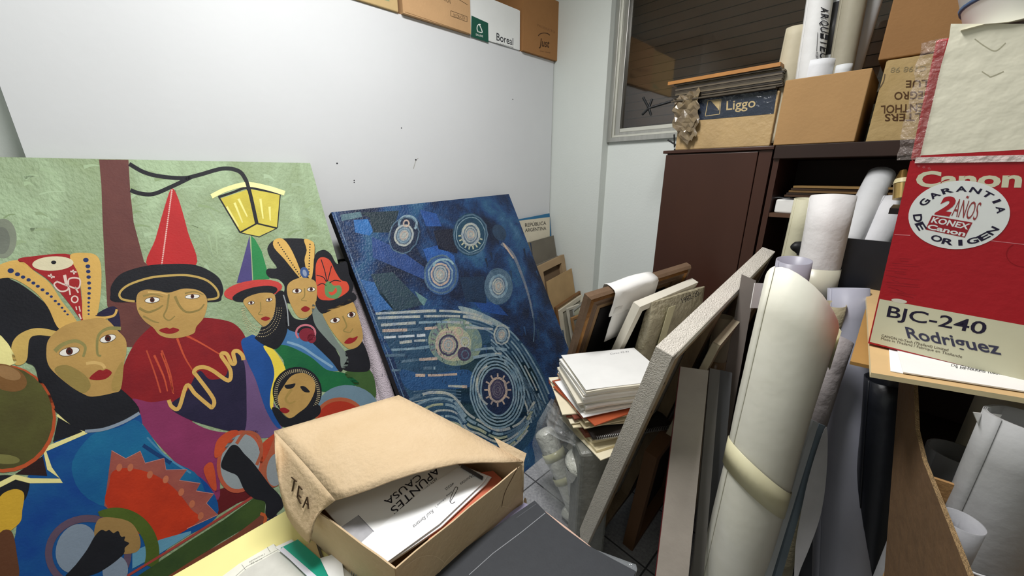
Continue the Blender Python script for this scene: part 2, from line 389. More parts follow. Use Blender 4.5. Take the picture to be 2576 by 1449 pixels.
# =================================================================== PAINTING OF MASKED FIGURES
mp_ = thing('masked_figures_painting', 'large unframed canvas painting of masked carnival figures under a yellow lantern', 'painting', (0.35, -0.25, 0))
PN = V3((1.55, 0, 0.67)).normalized(); PP = V3((0.04, 0, 1.55))
TRc = onpl((780, 410), (PP, PN)); dn = V3((0.67, 0, -1.55)).normalized(); Lp = 1.62
yr = TRc.y; yl = -1.25; top = V3((TRc.x, 0, TRc.z))
def mk_bg():
    m = mat('9ab08c', 0.6, 0.1, 3.2, 0.5, 70, h2='74866a', stretch=(1, 1.6, 1)).copy(); N = m.node_tree.nodes
    for n in N:
        if n.type == 'TEX_NOISE' and n.inputs['Scale'].default_value < 10: n.inputs['Distortion'].default_value = 1.6
        if n.type == 'VALTORGB':
            n.color_ramp.elements[0].color = hexc('8a9c76'); n.color_ramp.elements[1].color = hexc('a2b894')
            e = n.color_ramp.elements.new(0.5); e.color = hexc('93a684')
    return m
mb = MB()
mb.box(top + Y * yl, Y * (yr - yl), dn * Lp, -PN * .028, mk_bg())
C1 = lambda p: (p[0] / 3.45, 380 + p[1] / 3.45)
C2 = lambda p: (480 + p[0] / 3.8125, 380 + p[1] / 3.8125)
C3 = lambda p: (p[0] / 2.1026, 760 + p[1] / 2.1026)
C4 = lambda p: (400 + p[0] / 3.293, 760 + p[1] / 3.293)
C5 = lambda p: (400 + p[0] / 3.543, 1040 + p[1] / 3.543)
D0, D1, D2, D3, D4, D5 = [Dec(mb, top + Y * .2, PN, c) for c in (None, C1, C2, C3, C4, C5)]
BK = PAINT('1b1c22', .2); NV = PAINT('2a2540', .15, '1e1c34'); GD = PAINT('d2a95c', .08); SK = PAINT('bf9a5a', .1, 'a9874e'); SKD = PAINT('8d7a45', .1); SKL = PAINT('d0ad6c', .06)
RD = PAINT('b3282a', .08); LIP = PAINT('8c1f22'); RB = PAINT('8f1f24', .15, '7a1a22'); MG = PAINT('8b3560', .12, '7c2f55'); PU = PAINT('6a5078', .1); BW = PAINT('6a3f3a', .1, '5c3634')
BL = PAINT('17558c', .2, '0f3f86'); BL2 = PAINT('1c6a94', .15, '14568a'); YL = PAINT('e8cf4a', .06); LY = PAINT('e6dd96', .05); GY = PAINT('8b9296', .06); OR = PAINT('c4532e', .1, 'b0402a')
OL = PAINT('56562c', .12, '4a4526'); WH = PAINT('e6e2da', .03); GRN = PAINT('1f6a3c', .12, '165a3a'); GRB = PAINT('2a8048', .08); OBR = PAINT('a0522c', .15, '8c4530'); BLD = PAINT('1f3f7c', .12, '1a3570'); LB = PAINT('5f94ae', .1)
REDF = PAINT('c23a1c', .12, 'a62f1a'); PBR = PAINT('a0584a', .14, '8c4744')
# background brushwork
for i in range(70):
    x = random.uniform(-10, 830); y = random.uniform(420, 700); a = random.uniform(-.5, .5) + (1.1 if 500 < x < 570 else 0)
    l_ = random.uniform(25, 70)
    D0.stroke([(x, y), (x + l_ * .5 * cos(a), y + l_ * .5 * sin(a) - 4), (x + l_ * cos(a), y + l_ * sin(a))], random.uniform(4, 14), PAINT(random.choice(['90a37e', '9db28e', '869a72', 'a3b896', '95a888'])), 1, w2=2) if x + l_ * cos(a) < 780 + (y - 410) * .25 - 10 else None
D0.ell((8, 600), 34, 50, PAINT('7d8474'), 2); D0.ell((5, 605), 20, 34, PAINT('6d7268'), 3)
# trunk, lamp arm
D1.poly([(860, 74), (880, 300), (890, 600), (905, 900), (930, 1340), (1000, 1500), (1100, 1700), (1400, 1700), (1400, 1100), (1250, 960), (1160, 620), (1130, 350), (1115, 76)], BW, 3, False)
D0.stroke([(325, 412), (360, 432), (400, 443), (460, 448), (500, 440), (560, 424), (600, 430), (618, 452), (626, 478)], 10, BK, 5)
D0.stroke([(328, 478), (350, 486), (385, 488), (430, 470), (480, 446)], 10, BK, 5)
D0.poly([(553, 500), (624, 476), (645, 560), (605, 584)], PAINT('cfc04a', .12, 'b5a63c'), 4, False); D0.poly([(630, 476), (704, 489), (697, 573), (649, 561)], PAINT('d3c452', .12, 'b9ab40'), 4, False)
D0.poly([(606, 586), (647, 562), (697, 574), (652, 594)], PAINT('cdbf55'), 4, False)
for a in ((570, 520, 600, 570), (590, 510, 610, 560), (655, 500, 662, 550), (678, 520, 680, 555), (600, 500, 622, 545)): D0.stroke([(a[0], a[1]), (a[2], a[3])], 6, PAINT('e8e08a'), 5, w2=3)
D0.stroke([(549, 496), (585, 484), (622, 472), (665, 479), (708, 488)], 6, BK, 5); D0.stroke([(532, 494), (570, 476), (620, 464), (670, 472), (716, 486)], 12, PAINT('e9e4a0'), 6)
D0.stroke([(620, 455), (630, 490), (646, 562)], 9, BK, 7); D0.stroke([(551, 496), (604, 585)], 3.5, BK, 6, False); D0.stroke([(705, 490), (698, 573)], 2.5, BK, 6, False)
D0.stroke([(604, 585), (646, 562), (697, 574)], 4, BK, 6, False); D0.stroke([(604, 585), (652, 596), (697, 574)], 1.8, BK, 6, False)
# cones
D1.poly([(1490, 326), (1430, 480), (1350, 760), (1285, 1000), (1695, 1000), (1630, 700), (1550, 420)], RD, 4)
D1.dots([(1492 - 88 * t / 38, 340 + 645 * t / 38) for t in range(39)], 2.2, PAINT('dcb0a8'), 5)
D2.poly([(563, 810), (510, 1010), (440, 1265), (596, 1250), (568, 900)], PAINT('4b4478'), 4, False); D2.poly([(578, 810), (592, 1245), (755, 1225), (680, 960), (615, 845)], GRB, 4, False)
D2.stroke([(572, 810), (594, 1245)], 2.5, PAINT('98a880'), 5, False)
# bearded figure robe, magenta, purple
D0.poly([(420, 795), (370, 830), (335, 870), (308, 930), (303, 990), (320, 1015), (380, 1050), (440, 1060), (520, 1050), (600, 980), (622, 900), (618, 850), (590, 815), (545, 802), (490, 798)], RB, 5)
D0.poly([(330, 1005), (380, 1012), (430, 1008), (455, 1040), (510, 1075), (570, 1088), (650, 1086), (560, 1140), (548, 1260), (470, 1190), (400, 1120), (355, 1060)], MG, 6)
D0.poly([(600, 910), (625, 900), (660, 960), (705, 1050), (700, 1095), (620, 1095), (612, 1020)], PU, 6)
D5.poly([(500, 690), (760, 600), (850, 740), (700, 800), (525, 905)], PAINT('5e1a1e'), 6, False)
for s_ in ([(150, 300), (210, 450), (275, 560)], [(190, 260), (330, 330), (500, 430)], [(20, 420), (70, 560), (120, 760)], [(-40, 440), (40, 620), (70, 740)]): D4.stroke(s_, 6, PAINT('c04e34'), 7, w2=3)
D3.stroke([(775, 255), (820, 380), (850, 480)], 4, PAINT('b84a34'), 7); D3.stroke([(855, 255), (900, 380), (915, 480)], 5, PAINT('b84a34'), 7)
D4.poly([(90, 860), (230, 740), (330, 570), (420, 640), (540, 620), (580, 540), (640, 420), (690, 470), (715, 560), (725, 800), (712, 1060), (600, 1070), (430, 1030), (220, 960)], NV, 8)
D4.stroke([(80, 810), (105, 865), (165, 875), (230, 690), (300, 760), (405, 850), (440, 870), (450, 800), (320, 620), (290, 580), (320, 545), (380, 540), (450, 570), (575, 650), (590, 560), (515, 440), (560, 430), (600, 505), (630, 500), (615, 420), (650, 405), (690, 440), (700, 480)], 10, GD, 9)
# beret and face
D1.poly([(960, 1230), (975, 1150), (1060, 1060), (1250, 1000), (1450, 980), (1700, 990), (1880, 1080), (1935, 1180), (1925, 1260), (1860, 1310), (1400, 1300), (1000, 1310)], BK, 8)
D1.stroke([(1170, 1305), (1060, 1285), (1040, 1230), (1120, 1160), (1300, 1100), (1480, 1080), (1640, 1080), (1790, 1120), (1880, 1200), (1890, 1270), (1800, 1290)], 5.5, PAINT('b99c58'), 9)
D0.poly([(345, 742), (365, 729), (395, 731), (425, 736), (462, 726), (498, 730), (518, 745), (521, 770), (512, 800), (494, 822), (488, 838), (460, 848), (430, 851), (402, 843), (385, 824), (362, 806), (345, 778)], SK, 10)
def eye(D, c, w_, h_, rot=0, l=12, iris='4a1f1a', out='3a2a1a'):
    D0.ell(c, w_ / 2 + 1.3, h_ / 2 + 1.3, PAINT(out), l, rot); D0.ell(c, w_ / 2, h_ / 2, WH, l + 1, rot); D0.ell((c[0], c[1] - h_ * .05), h_ * .46, h_ * .48, PAINT(iris), l + 2); D0.ell(c, h_ * .2, h_ * .2, BK, l + 3)
eye(0, (383, 755), 36, 13, -6); eye(0, (484, 746), 36, 10, -4)
def sketch(pts, wd, m=SKD, l=11): D0.stroke(pts, wd, m, l, w2=wd * .5)
sketch([(425, 740), (420, 775), (412, 795), (425, 806), (440, 795)], 5); sketch([(440, 745), (452, 770), (470, 785), (500, 780), (514, 765)], 7); sketch([(350, 775), (372, 785), (395, 778), (410, 768)], 7)
sketch([(360, 795), (385, 808), (400, 812)], 5); sketch([(360, 745), (385, 740), (410, 747)], 5); sketch([(465, 738), (490, 734), (512, 742)], 4); sketch([(372, 735), (400, 736), (425, 742)], 4, SKL)
D0.poly([(400, 831), (418, 824), (427, 827), (436, 824), (451, 830), (438, 838), (418, 839)], LIP, 12)
# big woman with the tall turban
D0.poly([(-10, 696), (30, 704), (70, 727), (116, 765), (150, 805), (165, 830), (140, 835), (80, 832), (45, 845), (30, 880), (-10, 850)], BK, 9)
D0.poly([(-20, 676), (45, 654), (90, 685), (125, 712), (155, 757), (195, 815), (150, 828), (120, 772), (85, 732), (30, 700), (-20, 702)], GD, 10)
D0.poly([(45, 655), (80, 645), (180, 641), (197, 690), (206, 760), (209, 806), (200, 800), (175, 765), (130, 712), (90, 682)], PAINT('9c2428'), 10)
D0.poly([(176, 643), (215, 636), (245, 645), (255, 680), (252, 750), (240, 800), (210, 808), (206, 745), (197, 690)], GD, 11)
D0.ell((133, 663), 52, 18, PAINT('d8cfae'), 12, -3); D0.ell((135, 660), 6.5, 4.5, BK, 13)
NB = PAINT('223262')
for p, r in zip([(27, 681), (44, 690), (58, 697), (72, 704), (84, 712), (95, 720), (107, 729), (119, 738), (129, 746), (139, 757), (148, 765), (156, 774), (163, 783), (170, 791)], [8, 6.5, 5.5, 5.5, 5, 5, 5, 4.5, 4, 4, 4, 3.5, 3.5, 3]): D0.ell(p, r, r * .75, NB, 12)
for p, r in zip([(216, 654), (221, 670), (222, 683), (223, 697), (224, 712), (225, 725), (224, 738), (224, 750), (223, 761), (223, 771), (223, 781), (223, 790)], [7, 6, 5.5, 5.5, 5, 4.5, 4.5, 4, 3.5, 3, 3, 2.5]): D0.ell(p, r, r * .8, NB, 12)
PKW = PAINT('dcc3b8')
D1.stroke([(500, 1130), (470, 1160), (520, 1215), (590, 1200), (600, 1110), (690, 1110), (680, 1190), (590, 1170), (490, 1130)], 4, PKW, 12); D1.stroke([(560, 1075), (580, 1170)], 8, PKW, 12); D1.stroke([(600, 1190), (610, 1250)], 4, PKW, 12); D1.stroke([(650, 1180), (680, 1230)], 4, PKW, 12)
D1.stroke([(415, 1080), (475, 1095)], 4, PKW, 12); D1.stroke([(440, 1065), (450, 1105)], 4, PKW, 12); D1.stroke([(610, 1045), (665, 1050)], 4, PKW, 12); D1.stroke([(632, 1030), (645, 1070)], 4, PKW, 12)
D0.ring((188, 753), 8, 8, 3.5, PKW, 12); D0.stroke([(191, 771), (193, 780)], 3, PKW, 12); D0.stroke([(199, 770), (202, 784)], 3, PKW, 12); D0.stroke([(199, 790), (204, 803)], 4, PKW, 12)
D0.poly([(240, 795), (262, 778), (288, 771), (300, 790), (302, 830), (285, 850), (270, 800)], NV, 11); D0.stroke([(236, 798), (265, 799), (287, 793), (294, 778)], 6, GD, 12)
D0.poly([(62, 905), (75, 845), (100, 835), (150, 835), (180, 900), (300, 975), (352, 1036), (300, 1062), (217, 1086), (150, 1045), (105, 985), (88, 925)], BK, 12)
D3.poly([(60, 240), (90, 180), (160, 143), (230, 139), (310, 160), (290, 182), (200, 175), (155, 200), (140, 310), (80, 330)], PAINT('c3a45c'), 13)
D3.poly([(-10, 180), (30, 205), (60, 250), (85, 320), (-10, 330)], LY, 13)
D3.poly([(245, 260), (262, 190), (350, 120), (480, 88), (560, 90), (620, 148), (665, 200), (668, 270), (655, 330), (640, 455), (600, 480), (490, 500), (440, 485), (380, 450), (300, 385), (255, 330)], SK, 14)
D3.poly([(290, 350), (350, 332), (430, 370), (468, 410), (478, 450), (440, 482), (380, 448), (310, 390)], PAINT('8f7c45'), 15); D3.poly([(620, 350), (650, 320), (640, 450), (600, 470), (590, 430)], PAINT('a1864a'), 15)
D3.stroke([(290, 260), (330, 225), (400, 205), (450, 235), (440, 290)], 11, PAINT('8d8550'), 15, w2=6); D3.stroke([(640, 140), (570, 140), (520, 180), (515, 270), (535, 285)], 9, PAINT('8d8550'), 15, w2=5)
D3.stroke([(455, 325), (500, 320), (540, 330), (555, 350)], 8, SKL, 15)
eye(0, C3((367, 262)), 50, 19, -12, 16); eye(0, C3((571, 193)), 40, 17, -16, 16)
D3.poly([(472, 402), (520, 360), (545, 362), (565, 354), (592, 374), (560, 405), (510, 413)], LIP, 16, n=3)
# blue dress
D0.poly([(150, 1100), (217, 1086), (260, 1079), (310, 1061), (350, 1038), (362, 1085), (385, 1120), (430, 1160), (520, 1215), (545, 1300), (430, 1372), (330, 1460), (40, 1460), (40, 1340), (58, 1240), (75, 1190)], BL, 7)
D0.poly([(230, 1095), (300, 1075), (350, 1060), (420, 1150), (500, 1200), (500, 1300), (250, 1270), (180, 1180)], BL2, 8)
D0.stroke([(214, 1085), (260, 1080), (310, 1062), (351, 1039)], 8, PAINT('8794a4'), 13)
D0.stroke([(360, 1120), (390, 1140), (430, 1165)], 10, PAINT('163a6c'), 9); D0.stroke([(370, 1100), (420, 1150), (480, 1190)], 5, PAINT('4f86aa'), 9)
# sphere at the left with zigzag collar
D0.poly([(-10, 1200), (60, 1200), (75, 1215), (60, 1260), (30, 1240), (-10, 1262)], BK, 8)
D3.poly([(-10, 1050), (60, 992), (125, 1008), (118, 1100), (100, 1172), (-10, 1232)], PAINT('c9a032', .1), 9); D3.poly([(-10, 1240), (60, 1212), (90, 1340), (95, 1460), (-10, 1460)], PAINT('5e3a26'), 10)
D3.poly([(310, 600), (440, 688), (280, 740)], BK, 9, False); D3.poly([(80, 910), (225, 815), (250, 920)], PAINT('2c1a1a'), 9, False)
D3.stroke([(-20, 975), (80, 925), (160, 945), (325, 945), (262, 880), (235, 780), (450, 690), (305, 592)], 13, LY, 11, False)
D0.ell((8, 1053), 133, 136, PAINT('b5502c', .1), 12); D0.ell((5, 1050), 128, 130, OL, 13); D0.ell((15, 950), 55, 32, PAINT('7a5630'), 14, 20); D0.ell((20, 938), 34, 16, PAINT('94714a'), 15, 20); D0.ell((10, 1155), 40, 12, PAINT('737040'), 14, 5)
# red fan
fan = [C3(p) for p in ((590, 785), (665, 828), (742, 788), (768, 852), (868, 826), (878, 888))] + [(471, 1181), (451, 1208), (504, 1216), (493, 1235), (538, 1242), (519, 1266), (548, 1295), (470, 1330), (400, 1362), (330, 1330), (262, 1272), (272, 1200)]
D0.poly(fan, PBR, 10, False)
D0.stroke(fan[:14], 1.8, PAINT('c4847c'), 12, False)
D0.poly([(285, 1185), (330, 1178), (390, 1195), (440, 1230), (480, 1280), (500, 1310), (400, 1362), (320, 1320), (266, 1268), (274, 1220)], REDF, 11)
for p in ((300, 1176), (328, 1176), (377, 1194), (417, 1206), (456, 1238), (483, 1268), (505, 1298)): D0.ell(p, 7, 10, PAINT('b86a4c'), 12, 20)
D3.poly([(700, 1320), (850, 1255), (1010, 1210), (1010, 1225), (830, 1340), (700, 1410)], LB, 12, False)
D0.ring((292, 1392), 92, 98, 34, PAINT('4a5c22', .15), 13, a0=-115, a1=20)
D0.ring((222, 1392), 100, 88, 18, PAINT('5c4a5c', .12), 13); D0.ell((192, 1380), 50, 64, PAINT('7e8c9c', .06), 14, 22); D0.ell((290, 1435), 32, 38, PAINT('7e8c9c', .06), 14, 10)
D3.poly([(520, 1150), (600, 1140), (690, 1165), (735, 1230), (740, 1300), (690, 1330), (560, 1320), (500, 1240)], PAINT('977848', .1), 15)
D3.poly([(500, 1240), (535, 1205), (560, 1212), (578, 1205), (600, 1222), (625, 1210), (640, 1240), (662, 1240), (658, 1262), (684, 1275), (660, 1300), (655, 1330), (600, 1380), (520, 1430), (420, 1460), (340, 1460), (400, 1390), (460, 1310)], BK, 16, n=3)
# green band at the bottom
D0.poly([(300, 1480), (420, 1400), (480, 1360), (560, 1310), (640, 1252), (668, 1262), (665, 1300), (560, 1360), (470, 1420), (400, 1480)], PAINT('2f4424', .2, '3f5428'), 14, False)
D0.stroke([(320, 1449), (420, 1388), (540, 1312), (635, 1250)], 6, PAINT('a04038'), 15); D0.stroke([(400, 1475), (500, 1410), (600, 1350), (668, 1298)], 18, PAINT('8a4a2c', .2, '6a3c34'), 15); D0.stroke([(440, 1475), (540, 1410), (640, 1345), (700, 1300)], 22, PAINT('3a3448', .15), 14); D0.stroke([(655, 1292), (668, 1300), (662, 1330)], 8, PAINT('b4562e'), 16)
# cuff with the dark arm
D5.ell((720, 430), 57, 80, PAINT('b0553c', .1), 15, 12); D0.poly([(540, 1150), (545, 1110), (575, 1085), (600, 1088), (560, 1140)], OR, 16); D0.poly([(512, 1180), (535, 1165), (545, 1230), (530, 1225)], OR, 16)
D5.ell((725, 430), 49, 70, PAINT('8f989c', .05), 16, 12)
D5.poly([(640, 290), (700, 290), (760, 360), (830, 430), (900, 520), (990, 640), (1075, 730), (1110, 820), (1060, 880), (1000, 940), (950, 900), (945, 790), (850, 760), (760, 680), (700, 560), (620, 520), (555, 480), (570, 400)], BK, 17)
D5.stroke([(690, 270), (770, 170), (880, 200), (915, 330), (870, 460)], 8, PAINT('a5583e'), 17); D5.ell((1030, 430), 36, 66, PAINT('a5583e', .1), 14, 8); D5.ell((1045, 500), 24, 42, GY, 15, 8); D5.poly([(900, 300), (1000, 200), (1030, 200), (950, 400), (900, 440)], OR, 15)
# blue and green figure
D4.poly([(680, 330), (740, 285), (790, 275), (870, 355), (940, 380), (955, 600), (925, 780), (945, 900), (1010, 1040), (960, 1020), (880, 880), (800, 640), (730, 490)], PAINT('1e4c8e', .12), 8)
D4.poly([(1060, 205), (1200, 270), (1400, 420), (1500, 555), (1380, 560), (1240, 470), (1000, 370)], PAINT('3a689c', .2, '4a7aa6'), 8); D4.stroke([(1060, 330), (1180, 370), (1300, 450), (1440, 540)], 6, PAINT('7ea0bc'), 9)
D4.poly([(950, 370), (1060, 360), (1250, 450), (1390, 560), (1540, 590), (1660, 680), (1500, 700), (1350, 740), (1280, 600), (1060, 590), (1030, 480)], GRN, 9)
D4.poly([(1540, 585), (1745, 560), (1800, 760), (1740, 800), (1650, 710)], PAINT('3d5a30', .15), 9)
D4.poly([(865, 368), (930, 378), (1000, 460), (1050, 580), (975, 680), (950, 800), (945, 890), (920, 860), (925, 740), (955, 600), (930, 480)], YL, 10)
D4.ell((1570, 905), 80, 66, PAINT('6a8494', .08), 10, 8); D4.ell((1500, 960), 62, 52, PAINT('a8583a', .08), 11, 0); D4.ell((1500, 975), 56, 47, PAINT('a83220'), 12, 0)
# black mask hood low right
D4.ell((1145, 740), 62, 62, BK, 13, 20)
for rx_, ry_ in ((57, 60), (54, 57), (51, 54)): D4.dots([(1145 + 3.29 * rx_ * cos(radians(a)), 755 + 3.29 * ry_ * sin(radians(a))) for a in range(150, 400, 5)], 1.1, PAINT('c8b890'), 14)
D4.poly([(1030, 700), (1100, 610), (1200, 588), (1280, 640), (1292, 730), (1235, 850), (1160, 915), (1080, 962), (1010, 890), (985, 790)], SK, 14)
D4.poly([(1040, 690), (1090, 680), (1130, 675), (1110, 710), (1060, 718)], BK, 15); D4.poly([(1170, 700), (1210, 700), (1250, 745), (1200, 742)], BK, 15); D4.poly([(1000, 885), (1040, 875), (1082, 900), (1050, 922), (1015, 910)], LIP, 15); sk4 = [C4(p) for p in ((1100, 720), (1050, 800), (1080, 840), (1130, 820))]; sketch(sk4, 7, PAINT('a08448'), 15)
D4.poly([(935, 880), (985, 880), (1075, 962), (1200, 900), (1320, 850), (1330, 930), (1200, 1000), (1040, 1035), (980, 980)], BK, 15)
# red-rimmed hat figure
D2.ell((597, 1335), 74, 25, PAINT('c0403c', .08), 10, -8); D2.ell((615, 1370), 58, 17, BK, 11, -12)
D0.poly([(600, 745), (612, 740), (640, 850), (690, 745), (715, 735), (724, 780), (722, 835), (700, 875), (675, 873), (640, 850), (615, 810)], BK, 11)
D0.poly([(612, 757), (635, 742), (670, 736), (692, 745), (689, 790), (668, 820), (650, 811), (626, 782)], SK, 13)
for o_ in (0, 4, 8, 12): D0.dots([(608 + o_ * .6 + (50 - o_) * (1 - cos(t)) , 775 + (72 - o_ * 2) * sin(t)) for t in [pi * k / 34 for k in range(35)]], 1.0, PAINT('cbb990'), 12)
eye(0, (632, 762), 15, 7, -10, 14); eye(0, (677, 754), 15, 7, -12, 14); D0.poly([(656, 802), (668, 796), (680, 801), (668, 807)], LIP, 15); sketch([(655, 760), (656, 780), (650, 790), (662, 792)], 3, SKD, 14)
D0.stroke([(713, 742), (722, 775), (726, 820)], 3, PAINT('9aa0a4'), 12)
# black hat with gold bands
D2.poly([(735, 930), (790, 860), (900, 838), (1080, 842), (1180, 880), (1192, 1000), (1185, 1120), (1215, 1240), (1210, 1340), (1180, 1449), (900, 1449), (900, 1300), (840, 1230), (760, 1215), (722, 1170), (740, 1128), (825, 1120), (760, 1020)], BK, 9)
D2.poly([(800, 853), (885, 843), (975, 965), (1075, 1215), (1045, 1218), (900, 1040), (798, 925)], GD, 10, n=3); D2.poly([(1085, 848), (1150, 858), (1188, 920), (1165, 1200), (1130, 1212), (1090, 1050), (1112, 950)], GD, 10, n=3)
D2.dots([(838 + (1050 - 838) * t / 15, 880 + (1200 - 880) * t / 15) for t in range(16)], 1.8, BK, 11); D2.dots([(1143 - 12 * t / 11, 895 + 290 * t / 11) for t in range(12)], 1.8, BK, 11)
D2.ell((1090, 1165), 11, 14, PAINT('3c5688'), 12, -15); D2.ell((1092, 1170), 5, 9, PAINT('8c98b0'), 13, -15)
D0.poly([(722, 735), (727, 712), (755, 699), (788, 704), (797, 722), (795, 762), (785, 788), (768, 800), (750, 797), (733, 770)], SK, 12)
D0.poly([(722, 775), (740, 800), (770, 803), (797, 780), (830, 850), (862, 915), (855, 935), (830, 905), (765, 845), (722, 825)], BK, 11)
eye(0, (747, 732), 22, 10, -4, 14); eye(0, (783, 728), 19, 9, -2, 14); D0.poly([(757, 778), (768, 770), (780, 777), (768, 785)], LIP, 14); sketch([(766, 725), (766, 745), (758, 755), (772, 757)], 3, SKD, 13)
D4.ring((1215, 255), 24, 20, 5, PAINT('c0707c'), 12, a0=140, a1=400); D4.ell((1225, 270), 20, 17, PAINT('7c2434'), 12); D4.ell((1265, 300), 11, 12, PAINT('7c2434'), 12)
D4.poly([(1270, 20), (1340, 80), (1400, 200), (1480, 330), (1560, 440), (1562, 530), (1510, 540), (1490, 420), (1400, 320), (1290, 180)], PAINT('74807a', .1), 12)
# red shell hat
D2.poly([(1180, 1040), (1260, 948), (1340, 985), (1400, 1080), (1490, 1060), (1520, 1180), (1560, 1300), (1500, 1400), (1330, 1449), (1200, 1420)], BK, 10)
D2.poly([(1200, 1090), (1245, 1020), (1330, 1045), (1390, 1160), (1440, 1235), (1500, 1260), (1512, 1340), (1400, 1415), (1300, 1432), (1220, 1400), (1200, 1250)], PAINT('c94a34', .08), 11)
for s_ in ([(1250, 1040), (1285, 1150), (1305, 1250)], [(1350, 1100), (1330, 1180), (1310, 1250)], [(1205, 1190), (1270, 1210), (1300, 1255)], [(1440, 1250), (1380, 1240), (1330, 1265)], [(1215, 1290), (1260, 1270), (1300, 1290)]): D2.stroke(s_, 2.2, BK, 12)
D2.poly([(1290, 1270), (1330, 1248), (1370, 1290), (1430, 1290), (1448, 1350), (1400, 1415), (1310, 1400), (1285, 1350)], PAINT('5f8a58', .1), 12); D2.poly([(1320, 1350), (1360, 1350), (1390, 1310), (1400, 1350), (1350, 1385)], PAINT('c94a34'), 13)
D0.poly([(795, 757), (850, 755), (884, 735), (895, 755), (840, 778), (808, 788)], BK, 13)
D0.poly([(814, 786), (850, 770), (882, 754), (900, 790), (913, 845), (902, 870), (880, 878), (862, 866), (840, 840), (820, 808)], SK, 13)
D0.poly([(868, 884), (890, 877), (912, 860), (932, 925), (900, 936), (862, 928), (872, 905)], BK, 12)
eye(0, (843, 806), 24, 11, -12, 15); eye(0, (884, 792), 20, 12, -16, 15); D0.poly([(866, 862), (878, 850), (888, 850), (900, 846), (893, 858), (878, 865)], LIP, 15); sketch([(862, 795), (872, 820), (864, 832), (880, 836), (888, 826)], 4, SKD, 14)
mb.build('painted_canvas', mp_)
for i in range(3):
    mb = MB(); yy = yl + .02 + i * (yr - yl - .08) / 2
    mb.box(top + Y * yy - PN * .029 + dn * .02, Y * .045, dn * (Lp - .04), -PN * .018, mat('b08e5c')); mb.build('stretcher_bar', mp_)

# =================================================================== BLUE PAINTING
bp_ = thing('blue_cosmic_painting', 'large dark blue canvas with pale rosettes and swirling rings leaning on the white block', 'painting', (0.45, 1.25, 0))
k = 0.953
bTL, bTR, bBR = [CAM + (v - CAM) * k for v in (V3((0.0440, 0.592, 1.332)), V3((-0.039, 1.803, 1.372)), V3((0.668, 1.922, 0.0)))]
bU = bTR - bTL; bV = bBR - bTR; bV = bV - bU * (bV.dot(bU) / bU.length_squared); bV = bV * ((bTR.z - 0.004) / -bV.z)
bN = facing(bU.cross(bV).normalized(), bTL)
def blue_bg():
    m = bpy.data.materials.new('blue_ground'); m.use_nodes = True; nt = m.node_tree; N = nt.nodes; L = nt.links; b = N['Principled BSDF']
    b.inputs['Roughness'].default_value = 0.45; b.inputs['Specular IOR Level'].default_value = 0.4
    tc = N.new('ShaderNodeTexCoord'); n1 = N.new('ShaderNodeTexNoise'); n1.inputs['Scale'].default_value = 4.2; n1.inputs['Detail'].default_value = 9; n1.inputs['Roughness'].default_value = .68; n1.inputs['Distortion'].default_value = .5
    vo = N.new('ShaderNodeTexVoronoi'); vo.inputs['Scale'].default_value = 5.5
    L.new(tc.outputs['Object'], n1.inputs['Vector']); L.new(tc.outputs['Object'], vo.inputs['Vector'])
    ad = N.new('ShaderNodeMix'); ad.inputs[0].default_value = .22; L.new(n1.outputs['Fac'], ad.inputs[2]); L.new(vo.outputs['Distance'], ad.inputs[3])
    rp = N.new('ShaderNodeValToRGB'); cr = rp.color_ramp; cr.elements[0].position = .36; cr.elements[1].position = .74
    cr.elements[0].color = hexc('141e33'); cr.elements[1].color = hexc('54789a')
    for p, h in ((.44, '18243e'), (.50, '1a3054'), (.56, '234470'), (.62, '2c5578')): e = cr.elements.new(p); e.color = hexc(h)
    L.new(ad.outputs[0], rp.inputs[0]); L.new(rp.outputs[0], b.inputs['Base Color'])
    n2 = N.new('ShaderNodeTexNoise'); n2.inputs['Scale'].default_value = 110; L.new(tc.outputs['Object'], n2.inputs['Vector'])
    bu = N.new('ShaderNodeBump'); bu.inputs['Strength'].default_value = .5; bu.inputs['Distance'].default_value = .01; L.new(n2.outputs['Fac'], bu.inputs['Height']); L.new(bu.outputs[0], b.inputs['Normal'])
    return m
mb = MB(); bt = .042
mb.box(bTL - bN * .001, bU, bV, -bN * (bt - .001), mat('0c0e14', .6))
mb.face([bTL, bTL + bV, bTL + bV + bU, bTR] if (bV.cross(bU)).dot(bN) > 0 else [bTL, bTR, bTR + bV, bTL + bV], blue_bg())
K6 = lambda p: (820 + p[0] / 3.8125, 480 + p[1] / 3.8125)
K7 = lambda p: (880 + p[0] / 3.293, 760 + p[1] / 3.293)
B0, B6, B7 = [Dec(mb, bTL, bN, c) for c in (None, K6, K7)]
def BP(h, h2): return mat(h, .45, .1, 26, .5, 120, h2=h2, spec=.4)
CRM = BP('b3b5a6', '8390a0'); CR2 = BP('8fa3ad', '5c7c92'); WARM = BP('c2ab98', '9a8e8c'); DK = BP('16233c', '1c2c44'); TEAL = BP('24495c', '1d3a55'); GRY = BP('5c7488', '3a566c'); PUR = BP('4b4258', '3a3a56'); DKT = BP('22394a', '1c3040')
